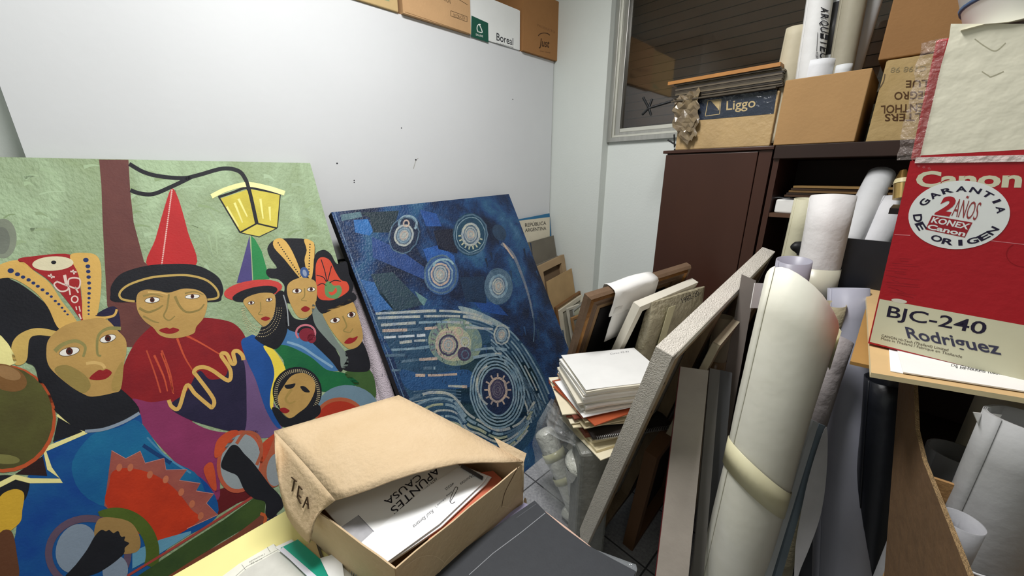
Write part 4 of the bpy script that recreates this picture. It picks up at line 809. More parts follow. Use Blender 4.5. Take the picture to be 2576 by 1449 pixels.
for i in range(13):
    row = []
    for j in range(9):
        p = (1694 + 8 * j + 4 * sin(i * 1.7), 236 + 9.5 * i + (14 - 3.4 * j) + (4 * sin(j * 2.1 + i)))
        y_ = 1.868 - .03 * abs(noise.noise(V3((i * .55, j * .7, 3)))) - .006
        if i > 7: p = (p[0] + (i - 7) * 2 - (j - 4) * (i - 7) * .9, p[1])
        row.append(aty(p[0], p[1], y_))
    R_.append(row)
mb.grid(R_, mat('5e5040', .3, .3, 16, .4, 18, spec=.6, h2='86765a'), False); mb.build('film', t, solid=.001)
zc = ZC + .212
for i in range(11):
    ln = random.uniform(-.012, .012); hx = ['4a4236', '3a3228', '5c5244', '2e2822', '655a48'][i % 5]
    one('flat_panel', 'thin dark picture panel in the pile on the blue-banded carton', 'panel', lambda mb: mb.box(V3((1.035 + ln, 1.865 + ln, zc)), V3((.415, 0, 0)), Y * .33, Z * .0062, mat(hx, .5, .15, 20)), group='flat panels piled on the blue-banded carton')
    zc += .0068
one('picture_frame', 'orange-brown wooden frame lying on top of the pile of dark panels', 'frame', lambda mb: rect_frame(mb, V3((1.0, 1.85, zc)), X * .44, Y * .34, Z, .04, [(0, 0), (0, .014), (1, .018), (1, 0)], mat('a8743c', .5, .12, 10)))
def bracket(mb):
    c = Q(1632, 272, 1.83); wire(mb, [Q(1712, 248, 1.77), c], .006, BLACKM)
    for p in ((1618, 245), (1616, 288), (1638, 290), (1640, 250)): wire(mb, [c, Q(p[0], p[1], 1.83)], .006, BLACKM)
one('stand_foot', 'black folding stand foot sticking out beside the torn carton in front of the glass', 'stand', bracket)
def mbr(mb):
    wire(mb, [aty(1696, 338, 1.95), aty(1697, 371, 1.95)], .004, BLACKM); wire(mb, [aty(1680, 352, 1.95), aty(1712, 372, 1.95)], .004, BLACKM); mb.bx((1.03, 1.93, ZC + .001), (1.07, 1.97, ZC + .012), BLACKM)
one('metal_bracket', 'small black metal bracket on the left corner of the cabinet top', 'bracket', mbr)
carton('carton', 'open plain tan carton full of upright paper rolls on the bookcase', 'box', V3((1.462, 1.872, ZC + .001)), X * .248, Y * .30, Z * .236, mat('a88458', .8, .05, 6, .1, 80), open_top=True)
def proll(name, label, a, b, ra, rb, h, turns=2.2, group=None, tapes=(), cat='roll', wob=.02, cut=(0, 0), solid=.0012, hol=None, start=0):
    t = thing(name, label, cat, b, group)
    mb = MB(); roll_mesh(mb, a, b, ra, rb, mat(h, .6, .05, 8, .12, 40) if isinstance(h, str) else h, turns, .012, 28, start, wob, 14, cut=cut)
    pp_ = mb.build('paper', t, solid=solid)
    for tt in tapes: tape(pp_, a, b, ra, rb, tt[0], tt[1], mat(tt[2] if len(tt) > 2 else 'd8d2a4', .35, .05, spec=.5), skew=tt[3] if len(tt) > 3 else 0)
    return t
zb = ZC + .012
def upy(x, y, zt_, dx=0, dy=0): return V3((x + dx, y + dy, zt_)), V3((x, y, zb))
def topz(px, py, y): return aty(px, py, y)
p = aty(2006, 70, 1.94); proll('paper_roll', 'short cream cardboard tube at the left of the open tan carton', V3((p.x, 1.94, p.z)), V3((p.x - .005, 1.935, zb)), .036, .040, 'bdb49c', turns=1.3)
p = aty(2068, -40, 1.93); t = proll('paper_roll', 'white paper roll with large black capital letters in the open tan carton', V3((p.x, 1.93, p.z)), V3((p.x + .032, 1.93, zb)), .040, .042, 'd9d9d8', turns=1.4)
mb = MB(); d = Dec(mb, V3((0, 1.882, 0)), -Y); 
for i, ch in enumerate('ARQUITECTURA'):
    x0 = 2067.5 - i * .5; y0 = 16 + i * 16.2
    if y0 > 155: break
    d.text(ch, (x0 - 3, y0), (x0 - 3.5, y0 + 13), (x0 + 15, y0 + .3), INK, 2, .012)
d.text('KERTI', (2051, 130), (2050, 152), (2057, 130), INK, 2); d.stroke([(2056, 80), (2053, 128)], 1, INK, 1)
for q_, v_ in enumerate(mb.v):
    x0_ = p.x + .032 * (p.z - v_.z) / (p.z - zb); dx_ = max(-.0425, min(.0425, v_.x - x0_)); mb.v[q_] = V3((x0_ + dx_, 1.93 - sqrt(.0435 ** 2 - dx_ ** 2), v_.z))
mb.build('lettering', t, label='black capital lettering')
p = aty(2052, 150, 1.895); proll('paper_roll', 'short wide white roll bulging at the front of the open tan carton', V3((p.x + .006, 1.932, aty(2060, 150, 1.9).z)), V3((p.x + .004, 1.932, zb)), .049, .053, 'dcdde0', turns=1.2)
p = aty(2112, -30, 1.99); proll('paper_roll', 'glossy printed roll with a dark stripe in the middle of the open tan carton', V3((p.x, 1.985, p.z)), V3((p.x + .03, 1.985, zb)), .030, .030, 'c4c7ca', turns=1.6, tapes=((.1, .42, '3a3a3c'),))
p = aty(2155, -40, 1.97); proll('paper_roll', 'grey-beige paper roll to the right in the open tan carton', V3((p.x, 1.965, p.z)), V3((p.x + .025, 1.95, zb)), .040, .034, '9c9684', turns=1.6)
p = aty(2200, -40, 2.04); proll('paper_roll', 'white roll leaning at the right end of the open tan carton', V3((p.x + .01, 2.03, p.z)), V3((p.x - .02, 2.05, zb)), .028, .028, 'c9cdd0', turns=1.6)
p = aty(2122, 160, 1.90); proll('paper_roll', 'small white roll end beside the wide white one in the tan carton', V3((p.x, 1.925, p.z)), V3((p.x, 1.93, zb)), .024, .024, 'd5d7d8', turns=1.3)
# upside-down carton, brown carton above
def dM(mb):
    d = Dec(mb, V3((0, 1.879, 0)), -Y); i = mat('4a3018', .8)
    for tx, p0, p1, pt in (('FILTERS', (2344, 284), (2226, 287), (2343, 303)), ('MENTHOL', (2345, 258), (2216, 266), (2344, 279)), ('NEGRO', (2345, 228), (2250, 232), (2344, 248)), ('BLUE', (2352, 200), (2279, 203), (2351, 218))):
        q0 = (p0[0], p0[1] + 1); d.text(tx, p0, p1, pt, i, 2, .012)
    d.text('C198 98', (2330, 165), (2240, 170), (2330, 179), mat('8a7a58'), 1, 0, .2)
    d.stroke([(2208, 228), (2222, 206), (2226, 186)], 2.5, mat('5a4a34'), 1)
carton('carton', 'worn tan carton with upside-down brown lettering beside the open tan carton', 'box', V3((1.740, 1.88, ZC + .001)), X * .40, Y * .30, Z * .250, mat('b0976a', .8, .12, 8, .25, 60, h2='a08758'), decf=dM, tapec=mat('8a6248', .3, spec=.6), bevel=.008)
carton('carton', 'plain brown carton resting on the carton with upside-down lettering', 'box', V3((1.715, 1.90, ZC + .262)), X * .46, Y * .30, Z * .34, mat('8e6840', .8, .05, 6, .1, 80))

# =================================================================== RED PRINTER CARTON STACK
P0 = V3((1.899, .998, 1.172)); cU = V3((1, .0, .0)); TLp = aty(2290, 405, 1.0)
cV = TLp - P0; cN = facing(cU.cross(cV).normalized(), P0); cW = .36
REDM = mat('a5121f', .38, .06, 6, .1, 60, spec=.4); CRMM = mat('ccc9ae', .5, .04, 12)
rb_ = thing('printer_carton', 'red and cream printer carton with an oval white sticker on the board pile', 'box', P0 + cU * .2)
mb = MB(); mb.box(P0, cU * cW, cV, -cN * .22, REDM); d = Dec(mb, P0, cN)
d.poly([(2188, 860), (2213, 752), (2750, 850), (2900, 1040)], CRMM, 1, False)
SE = mat('1d1730', .5); d.text('BJC-240', (2230, 796), (2477, 842), (2236, 769), SE, 3, .012)
d.text('Rodriguez', (2284, 850), (2520, 893), (2276, 822), mat('3c3c52', .5), 4, .02)
d.text('CANON Hi-Tech (Thailand) Limited', (2217, 847), (2385, 884), (2218, 841), mat('4a3c30'), 3, .006); d.text('Made in Thailand / Fabrique en Thailande', (2216, 854), (2420, 901), (2217, 848), mat('4a3c30'), 3)
d.text('Canon', (2303, 469), (2569, 470), (2306, 432), CRMM, 2, .035)
d.stroke([(2250, 590), (2290, 592)], 1.5, mat('d8848a'), 2, False); d.stroke([(2488, 605), (2640, 622)], 1.5, mat('d8848a'), 2, False)
d.ring((2580, 640), 48, 32, 2, mat('8c0c18'), 2, a0=60, a1=230); d.ell((2262, 757), 20, 5, mat('d9d2c4'), 2, 8)
for i in range(16): d.stroke([(2225 + random.uniform(0, 40), 650 + i * 6), (2245 + random.uniform(10, 70), 652 + i * 6.5)], .8, mat('8e1422'), 2)
d.text('* * *', (2306, 424), (2340, 432), (2308, 414), mat('c86a70'), 2)
mb.build('body', rb_, bevel=.002)
mb = MB(); d = Dec(mb, P0, cN); c = (2413, 540.5); WS = mat('dfe2e0', .45, .03, 20)
d.ell(c, 128, 86, WS, 5, -4, 48)
Z5 = lambda p: (2200 + p[0] / 3.814, 380 + p[1] / 3.814); f5 = Dec(mb, P0, cN, Z5)
d.arc_text('GARANTIA', c, 96, 59, -144, -5, 17, SE, 7, .03, .86, rot=-4)
d.arc_text('DE ORIGEN', (c[0], c[1]), 116, 77, 176, 38, 17, SE, 7, .03, .86, inward=True, rot=-2)
f5.text('2', (575, 598), (735, 620), (625, 432), mat('a3202a'), 8, .045, .2); f5.text('AÑOS', (735, 622), (985, 668), (775, 450), mat('8c3a3a'), 8, -.002, .25)
f5.poly([(552, 618), (940, 686), (866, 830), (488, 752)], mat('8f1f28'), 7, False); f5.text('KONEX', (540, 682), (895, 752), (565, 632), WS, 8, .03); f5.text('Canon', (500, 744), (862, 818), (520, 700), WS, 8, .03)
mb.build('oval_sticker', rb_, label='white oval guarantee sticker')
# cream-faced carton above
P1 = TLp + cV.normalized() * .002; Pt = onpl((2356, 100), (P1, cN)); V1 = Pt - P1; V1 = V1 - cU * V1.dot(cU) * .0
cc = thing('printer_carton', 'cream-faced red-edged carton wrapped in clear film, on the red printer carton', 'box', P1 + cU * .2)
mb = MB(); mb.box(P1, cU * cW, V1, -cN * .21, REDM); d = Dec(mb, P1, cN); CF = mat('dedac6', .5, .04, 5, .5, 14)
d.poly([(2392, 60), (2388, 92), (2368, 162), (2315, 391), (2760, 366), (2800, 60)], CF, 1, False)
for a in ([(2452, 98), (2480, 118), (2505, 128), (2530, 108)], [(2470, 180), (2486, 190), (2494, 193), (2525, 180)]): d.stroke(a, 3, mat('a8a48c'), 2)
mb.build('body', cc, bevel=.003)
mb = MB(); R_ = []
for i in range(19):
    row = []
    for j in range(6):
        w_ = .012 * noise.noise(V3((i * .45, j * .8, 1.1)))
        row.append(P1 + V1 * (i / 18 * 1.0) + cU * (-.018 + j * .006 + w_ * .5 * (1 - j / 5)) + cN * (.002 + abs(w_) * .3) - cN * .01 * max(0, (1 - j / 2.5)) )
    R_.append(row)
mb.grid(R_, film('wrap_film', 'b8aaa4', .25, .12, .9, 60)); mb.build('clear_film', cc)
mb = MB(); mb.box(P1 - cV.normalized() * .006 + cU * .006 + cN * .0012, cU * (cW - .01), cV.normalized() * .010, cN * .0008, mat('d8c8c4', .2, .15, 30, .5, 80, spec=.7)); mb.build('clear_tape', cc)
mb = MB(); R_ = [[P1 + V1 * (1.003 + .0) + cU * (.025 + .33 * i / 14) - cN * (.02 * j - .006) + V1.normalized() * (.010 * noise.noise(V3((i * .6, j * .9, 5))) + .006) for i in range(15)] for j in range(5)]
mb.grid(R_, CF); mb.build('crumpled_lid', cc)
bc = P1 + V1 * 1.035 + cU * .150 - cN * .105; bt_ = thing('bucket', 'white plastic bucket with a blue ring, standing on the cream-faced carton', 'bucket', bc)
mb = MB(); H_ = .24
WP = mat('d9dad8', .4, .03, 5, spec=.5)
def cone(mb, zz, m):
    R_ = []
    for z_, r_ in zz: R_.append([bc + Z * z_ + V3((cos(2 * pi * i / 48), sin(2 * pi * i / 48), 0)) * r_ for i in range(48)])
    mb.grid(R_, m, True, True)
r0 = .115
cone(mb, [(0, r0 * .0 + .001), (0, r0 - .004), (.004, r0), (H_, r0 + .085), (H_ + .006, r0 + .090), (H_ + .006, r0 + .084), (.008, r0 - .003), (.008, .001)], WP); mb.build('body', bt_)
mb = MB(); cone(mb, [(.050, r0 + .0170), (.050, r0 + .0192), (.055, r0 + .0212), (.055, r0 + .019)], mat('3a4a66', .5)); mb.build('blue_ring', bt_, label='dark blue ring')
# board pile under the cartons
zbd = 1.168
TAN = mat('c8a878', .7, .06, 10); TANE = mat('e0cfa6', .7, .06, 20)
def hq(mb, pts, z, t_, m, me=None): mb.prism([V3((p.x, p.y, z)) for p in pts], V3((0, 0, t_)), m, me)
def pz(*l): return [atz(x, y, zbd) for x, y in l]
a, b, c = atz(2192, 936, zbd), atz(2178, 722, zbd), atz(2576, 1000, zbd)
e = (c - a).normalized() * .62
def bd(mb): hq(mb, [a, a + e, b + e, b], zbd - .010, .009, TAN, TANE)
one('board', 'tan board with pale edges directly under the red printer carton', 'board', bd, group='boards under the red printer carton')
a2, b2 = atz(2212, 942, zbd - .011), atz(2205, 740, zbd - .011); a2 += (a2 - b2).normalized() * .006
def bd(mb): hq(mb, [a2, a2 + e, b2 + e, b2], zbd - .0165, .006, TAN, TANE)
one('board', 'thin tan board second from top under the red printer carton', 'board', bd, group='boards under the red printer carton')
a3, b3 = atz(2140, 905, zbd - .018), atz(2178, 775, zbd - .018)
def bd(mb): hq(mb, [a3, a3 + V3((.3, .05, 0)), b3 + V3((.3, .05, 0)), b3], zbd - .028, .007, mat('a07a44', .7, .06, 10))
one('board', 'darker brown board sticking out furthest left at the bottom of the board pile', 'board', bd, group='boards under the red printer carton')
def sh1(mb): hq(mb, [atz(2234, 850, zbd), atz(2240, 934, zbd), atz(2272, 940, zbd), atz(2262, 850, zbd)], zbd - .0005, .0012, PAPER)
one('paper_sheet', 'narrow white paper edge at the left end under the red printer carton', 'paper', sh1)
q0 = atz(2255, 878, zbd); q1 = atz(2271, 940, zbd); q2 = atz(2600, 992, zbd)
def sh2(mb):
    hq(mb, [q0, q1, q2, q0 + (q2 - q1)], zbd + .0009, .0024, mat('e6e4e0', .7, .03, 12))
    d = Dec(mb, V3((0, 0, zbd + .0033)), Z); d.text('DE GENERAL ROCA TEL', (2392, 921), (2560, 950), (2394, 915), INK, 1); d.text('6 DE MARZO 1096', (2404, 926), (2510, 943), (2405, 921), INK, 1)
one('paper_sheet', 'printed white paper stack sticking out in front under the red printer carton', 'paper', sh2)

# tall beige carton carrying the boards
carton('carton', 'tall grey-beige carton in the shadow carrying the board pile', 'box', V3((2.11, .98, 0)), X * .52, Y * .42, Z * 1.135, mat('aaa28f', .85, .08, 6), bevel=.006)
# open brown carton at lower right with rolls
R1 = Q(2320, 1160, .64); R2 = Q(2442, 1449, .45); R2.z = R1.z = 1.028; wd_ = (R2 - R1); wn = facing(wd_.cross(Z).normalized(), R1)
oc = thing('carton', 'large open brown corrugated carton holding pale rolls at lower right', 'box', R1 + wd_ * .5 + V3((.2, 0, -1.03)))
pts = [onpl(p, (R1, wn)) for p in ((2262, 948), (2298, 948), (2303, 1080))] + [R1, R2 + wd_ * .5]
lw = onpl((2224, 1449), (R1, wn)); low = [V3((pts[-1].x, pts[-1].y, .004)), V3((lw.x, lw.y, .004)), lw]
pts[0].z = min(pts[0].z, 1.135); pts[1].z = min(pts[1].z, 1.135)
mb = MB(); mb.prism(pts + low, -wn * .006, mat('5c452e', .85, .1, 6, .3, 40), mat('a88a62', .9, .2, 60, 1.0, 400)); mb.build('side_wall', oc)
Rb = V3((R1.x, R1.y, 0)); Rf = R2 + wd_ * .5
mb = MB(); mb.box(V3((R1.x, R1.y, .004)) - wn * .007, -wn * .42, wd_.normalized() * .006, Z * 1.0, CARD2); mb.build('back_wall', oc)
mb = MB(); mb.box(V3((Rf.x, Rf.y, .004)) - wn * .007, -wn * .42, -wd_.normalized() * .006, Z * 1.0, CARD2); mb.build('front_wall', oc)
mb = MB(); mb.box(V3((Rf.x, Rf.y, .004)) - wn * .43, V3((R1.x - Rf.x, R1.y - Rf.y, 0)), -wn * .006, Z * 1.0, CARD2); mb.build('side_wall', oc)
RW = mat('b6b6b8', .6, .04, 8, .2, 30)
p = Q(2412, 1140, .70); proll('paper_roll', 'smooth grey roll behind the torn white roll in the large open carton', V3((p.x, p.y - .0, p.z)), V3((p.x, p.y - .03, .08)), .042, .046, '8f8f92', turns=2.2)
p = Q(2604, 1062, .56); t = proll('paper_roll', 'torn white paper roll nearest the camera in the large open carton', V3((p.x, p.y, p.z)), V3((p.x - .01, p.y - .08, .12)), .050, .052, '9c9c9c', turns=2.3, wob=.10, tapes=((.235, .24, 'e8e8ea', -.3),))
p = Q(2420, 1310, .55); proll('paper_roll', 'short white roll end with a brown mark, low in the large open carton', V3((p.x + .0, p.y, p.z)), V3((p.x, p.y - .0, .2)), .024, .024, '9c9ca0', turns=1.8, tapes=((.10, .105, '6a4a40'),))
def tri(mb): mb.face([Q(2448, 1037, .585), Q(2520, 1043, .60), Q(2478, 1108, .60)], PAPER)
one('paper_sheet', 'folded white paper corner sticking up beside the torn white roll', 'paper', tri, solid=.001)

# =================================================================== ROLLS STANDING IN THE MIDDLE
CREAM = mat('ecebe0', .55, .04, 3, .25, 9, h2='e2e0d0')
def down(a, b, z=.006):                        # extend a->b to the floor
    return a + (b - a) * ((a.z - z) / (a.z - b.z))
A = Q(2014, 762, .88); B = down(A, Q(1836, 1449, 1.13))
r1 = proll('paper_roll', 'very large cream paper roll with masking tape bands, nearest the camera', A, B, .080, .080, CREAM, turns=2.4, wob=.05, cut=(1.1, .3), tapes=((.385, .455, 'dfd9b4', .75), (.79, .86, 'dfd9b4', .75)), solid=.0015)
z = (B - A).normalized(); sv = (-FW + z * FW.dot(z)).normalized(); rv_ = sv.cross(z)
mb = MB(); mb.grid([[A + z * (.05 + t_) + (sv * cos(a_) + rv_ * sin(a_)) * .0852 for a_ in (.95, 1.1, 1.25, 1.4)] for t_ in (0, .05, .10)], mat('dfd9b4', .35, spec=.5)); mb.build('tape', r1)
A = Q(1998, 655, 1.06); B = down(A, Q(1960, 860, 1.16))
proll('paper_roll', 'slim lilac-grey roll rising behind the large cream roll', A, B, .043, .043, mat('9b9aa6', .4, .05, 8, spec=.5), turns=2.1, wob=.03)
A = Q(2096, 494, 1.14); B = down(A, Q(2040, 760, 1.225)); proll('paper_roll', 'tall white paper roll with a taped wrapper band in front of the dark shelves', A, B, .057, .046, mat('d7d5d4', .6, .05, 6, .35, 22), turns=2.2, wob=.05, cut=(.1, .1), tapes=((.155, .23, 'cbc8b4'),), start=.9)
A = Q(2030, 500, 1.30); B = down(A, Q(1985, 690, 1.40)); proll('paper_roll', 'yellowish roll tucked behind the tall white taped roll', A, B, .036, .036, 'c4c0a6', turns=2, wob=.02)
# black bin with leaning rolls
b0 = aty(2118, 598, 1.53); bz = b0.z
def bin_(mb):
    x0, x1, y0, y1 = 1.72, 2.02, 1.53, 1.80; k_ = .008
    for q in (((x0, y0, 0), (x1, y0 + k_, bz)), ((x0, y1 - k_, 0), (x1, y1, bz)), ((x0, y0 + k_, 0), (x0 + k_, y1 - k_, bz)), ((x1 - k_, y0 + k_, 0), (x1, y1 - k_, bz)), ((x0 + k_, y0 + k_, 0), (x1 - k_, y1 - k_, .01))): mb.bx(*q, mat('1a1c22', .35, .2, 5, spec=.5))
t = thing('bin', 'black plastic bin holding tilted white rolls in front of the bookcase', 'bin', (1.85, 1.65, 0)); mb = MB(); bin_(mb); mb.build('body', t)
def inbin(a, x, y): return V3((x, y, .03))
A = Q(2216, 440, 1.36); proll('paper_roll', 'long white roll tilted to the right out of the black bin', A, A + (Q(2140, 590, 1.30) - A) * 3.0, .040, .040, 'cfd0d2', turns=2.1, wob=.03)
A = Q(2250, 512, 1.30); proll('paper_roll', 'white roll end leaning on the red carton from the black bin', A, A + (Q(2190, 610, 1.29) - A) * 3.2, .048, .048, 'd5d5d8', turns=2.1, wob=.03)
A = Q(2163, 568, 1.37); proll('paper_roll', 'small white roll low between the two tilted rolls in the black bin', A, A + (Q(2140, 610, 1.36) - A) * 5, .026, .028, 'cccccf', turns=1.9)
t = thing('bag_handle', 'black cloth bag corner beside the yellowish roll', 'bag', Q(2010, 640, 1.22)); mb = MB(); R_ = []
for i in range(9):
    t_ = i / 8; c_ = V3(Q(2012, 608 + 34 * t_, 1.245)); w_ = (.010 + .020 * sin(pi * min(1, t_ * 1.1 + .08)))
    R_.append([c_ + RT * w_ * cos(2 * pi * j / 12) + FW * w_ * .6 * sin(2 * pi * j / 12) for j in range(12)])
mb.grid(R_, BLACKM, True, True); mb.face(R_[0], BLACKM); mb.face(R_[-1], BLACKM); mb.build('cloth', t)
# grey-lilac vinyl roll and its dark neighbour
A = Q(2134, 725, 1.10); B = down(A, Q(2122, 1449, 1.13)); proll('vinyl_roll', 'long smooth grey-lilac vinyl roll standing right of the cream roll', A, B, .048, .085, mat('a6a7b4', .5, .07, 3, .3, 6, spec=.35), turns=2.2, wob=.07)
A = Q(2240, 940, 1.02); A = Q(2238, 955, .98); B = down(A, Q(2196, 1449, 1.10)); proll('vinyl_roll', 'black plastic-wrapped roll in the shadow below the boards', A, B, .050, .050, mat('17191f', .35, .2, 5, .4, 12, spec=.5), turns=2.1, wob=.06)
A = Q(2108, 855, 1.02); B = down(A, Q(2050, 1040, 1.06)); proll('paper_roll', 'crumpled pinkish-grey roll with a torn top between cream and vinyl rolls', A, B, .034, .034, mat('a9a2a2', .6, .08, 8, .5, 30), turns=2.1, wob=.08, cut=(.4, .3))
A = Q(2098, 765, 1.08); B = down(A, Q(2080, 860, 1.12)); proll('cardboard_tube', 'tan cardboard tube with a frayed end just behind the cream roll', A, B, .028, .028, mat('a59c80', .8, .1, 12, .4, 60), turns=1.4, wob=.03, cat='tube')
# flat things between the rolls
def slab(name, label, cat, a, b, c, t_, m, parent=None, side=None, group=None):
    a, b, c = [V3(x) for x in (a, b, c)]; U = b - a; V = c - a; n = U.cross(V).normalized(); n = n if (CAM - a).dot(n) > 0 else -n
    V = V * ((a.z - .004) / -V.z) if V.z < 0 and (a + V).z < .3 or V.z < -.15 else V
    t = thing(name, label, cat, a + V + U / 2, group); mb = MB(); mb.box(a, U, V, -n * t_, m)
    if side: mb.box(a - U.normalized() * .002, U.normalized() * .002, V, -n * t_, side)
    mb.build('board', t); return t
def sl(name, label, cat, pa, pb, pc, t_, m, **k): return slab(name, label, cat, Q(*pa), Q(*pb), Q(*pc), t_, m, **k)
sl('foam_board', 'bluish-white foam board edge leaning right of the cream roll', 'board', (2046, 1058, 1.00), (2060, 1064, 1.0), (1972, 1300, 1.02), .012, mat('b9bec0', .6))
sl('foam_board', 'blue-grey board leaning against the bluish-white foam board', 'board', (2061, 1066, 1.01), (2077, 1072, 1.01), (1990, 1310, 1.03), .010, mat('7d8b96', .6))
def wsheet(mb):
    pts = [(2079, 1074), (2081, 1150), (2074, 1240), (2060, 1310), (2035, 1380), (2008, 1449), (1998, 1520), (2000, 1400), (2008, 1330), (2030, 1220), (2056, 1130)]
    q = crom(pts, True, 4); tri_ = tessellate_polygon([[V3((p_[0], p_[1], 0)) for p_ in q]]); mb.mesh([Q(p_[0], p_[1], .99 + .00003 * (p_[1] - 1074)) for p_ in q], tri_, mat('d0cfd2', .6))
one('paper_sheet', 'curved white paper sheet standing along the left side of the vinyl roll', 'paper', wsheet, solid=.001)
sl('card', 'small bright white card standing behind the top of the cream roll', 'card', (1899, 712, 1.12), (1926, 713, 1.13), (1888, 775, 1.13), .002, PAPER)
sl('panel', 'tall dark grey panel standing behind the left side of the cream roll', 'panel', (1866, 690, 1.22), (1902, 706, 1.20), (1822, 945, 1.24), .012, mat('6d655f', .6, .08, 6))
sl('panel', 'light brown-grey panel with a dark red edge and small nail holes', 'panel', (1712, 922, 1.16), (1783, 932, 1.13), (1650, 1449, 1.02), .020, mat('a39a90', .6, .1, 5, .2, 20), side=mat('5c1418', .6))
sl('panel', 'narrow grey panel directly right of the red-edged panel', 'panel', (1786, 926, 1.17), (1812, 931, 1.16), (1742, 1449, 1.09), .016, mat('6f6c68', .6, .08, 5))
sl('panel', 'second narrow grey panel, between the first narrow one and the cream roll', 'panel', (1812, 931, 1.19), (1842, 938, 1.18), (1768, 1449, 1.16), .014, mat('5f6062', .6, .08, 5))
A = Q(1823, 797, 1.30); B = down(A, Q(1795, 940, 1.36)); proll('paper_roll', 'short beige roll with brown tape standing behind the grey panels', A, B, .032, .032, mat('a08f76', .7, .08, 6), turns=1.8, tapes=((.16, .26, '7a5c34'),))

# =================================================================== PILE OF SHEETS AND FOLDERS
zt = .80
pA, pB, pD = atz(1412, 893, zt), atz(1595, 875, zt), atz(1495, 985, zt)
pc = (pB + pD) / 2; pu = pB - pA; pv = pD - pA; pv = pv - pu * (pv.dot(pu) / pu.length_squared)
def psheet(name, label, cat, z, h, th, du=0, dv=0, rot=0, su=1, sv=1, group=None, bend=.004, sub=None):
    mb = MB(); m = mat(h, .7, .05, 14) if isinstance(h, str) else h
    c, s_ = cos(radians(rot)), sin(radians(rot)); R_ = []
    U = pu * su; V = pv * sv * .94; ce = pA + pu / 2 + pv * .47 + pu.normalized() * du + pv.normalized() * (dv - .25 * (zt - z))
    for k_ in (1, 0):
        rr = []
        for i in range(9):
            row = []
            for j in range(7):
                a = i / 8 - .5; b = j / 6 - .5; v_ = U * a + V * b; v_ = V3((v_.x * c - v_.y * s_, v_.x * s_ + v_.y * c, 0))
                row.append(V3((ce.x + v_.x, ce.y + v_.y, z + k_ * th + bend * (4 * a * a) * .0 - bend * max(0, -a - .3) * 2)))
            rr.append(row)
        R_.append(rr)
    for row in R_[0] + R_[1]:
        for v_ in row:
            e_ = (v_ - cvA).dot(cvN)
            if e_ < .006: v_.x += (.006 - e_) / cvN.x
    mb.grid(R_[0], m, False); mb.grid(R_[1], m, False)
    t_, b_ = R_
    for e1, e2 in ((t_[0], b_[0]), (t_[-1], b_[-1]), ([r[0] for r in t_], [r[0] for r in b_]), ([r[-1] for r in t_], [r[-1] for r in b_])): mb.grid([e1, e2], m, False)
    if sub:
        d = Dec(mb, V3((0, 0, z + th)), Z); sub(d)
    return mb.build(name, None, label, cat, group)
def note(d): d.text('ARCHIVO GENERAL DE LA', (1508, 1104), (1560, 1097), (1507, 1098), INK, 1); d.text('NACION 1994', (1518, 1113), (1560, 1107), (1517, 1107), INK, 1)
z = .565
items = [('paper_sheet', 'cream printed sheet lowest in the leaning paper pile', 'paper', 'd8cfb4', .003, .0, .10, 14, 1, 1), ('file_folder', 'cream file folder slipping out low in the paper pile', 'folder', 'd6c9a4', .010, .01, .075, 10, 1, 1), ('file_folder', 'cream folder lying over the slipping one below the spiral notebook', 'folder', 'ddd2b0', .012, .02, .05, 5, 1, 1),
 ('file_folder', 'red-brown folder below the cream bundle in the paper pile', 'folder', '7a4434', .020, .01, .03, 3, 1.02, 1.02)]
for nm, lb, ct, hx, th, du, dv, ro, su, sv in items:
    psheet(nm, lb, ct, z, hx, th, du, dv, ro, su, sv, bend=0); z += th + .001
# spiral notebook
nbk = thing('spiral_notebook', 'dark spiral notebook under the orange folder in the paper pile', 'notebook', pA + pu / 2 + V3((0, 0, z - zt)))
mb = MB(); ce = (pA + pB) / 2 + pv / 2 + V3((.02, .01, 0)); mb.prism([V3((ce.x, ce.y, z)) + V3((pu.x * a + pv.x * b, pu.y * a + pv.y * b, 0)) for a, b in ((-.48, -.48), (.5, -.48), (.5, .5), (-.48, .5))], Z * .010, mat('2b2624', .5)); mb.build('cover', nbk)
mb = MB(); e0 = V3((ce.x, ce.y, z + .006)) - pu * .44 + pv * .505; 
for k_ in range(44):
    c_ = e0 + pu * (k_ / 43 * .92); vn = pv.normalized()
    pts = [c_ + vn * .007 * cos(a) + Z * .007 * sin(a) + pu.normalized() * .0008 * sin(a) for a in [2 * pi * q / 8 for q in range(9)]]
    wire(mb, pts, .0009, mat('b8b8b8', .3, metal=.8), 4)
mb.build('spiral_coil', nbk)
z += .018
specs = [('cream', 'd6c8a0', 'dcd0ae', 9), ('rust', '8e4a34', '7c4030', 4), ('cream', 'dccfb0', 'cfc2a2', 4)]
lays = [('paper_sheet', 'cream sheet', 'ddd0b0', .0035, -.02, .03, -4), ('paper_sheet', 'cream sheet', 'd0c29c', .004, .01, .02, 3), ('paper_sheet', 'cream sheet', 'e0d6bc', .003, -.03, .01, -2), ('paper_sheet', 'cream sheet', 'd6c9a8', .004, -.01, .03, 5),
 ('file_folder', 'rust folder', '8f4b38', .006, -.035, -.02, -2), ('file_folder', 'rust folder', '7a4032', .006, -.03, -.01, 4), ('paper_sheet', 'cream sheet', 'dfd5ba', .004, -.045, -.01, -6), ('paper_sheet', 'cream sheet', 'cfc3a0', .004, .0, .03, 2), ('paper_sheet', 'cream sheet', 'e2dac6', .003, -.02, -.02, 8)]
names = ['lowest cream sheet of the bundle resting on the spiral notebook', 'second cream sheet above the spiral notebook', 'pale sheet sticking out left above the spiral notebook', 'cream sheet just below the two rust folders', 'rust-red folder with torn left edge, lower of two', 'darker rust folder, upper of two under cream sheets', 'cream sheet poking out furthest left of the pile', 'yellowish sheet under the orange folder corner', 'twisted pale sheet right below the orange folder']
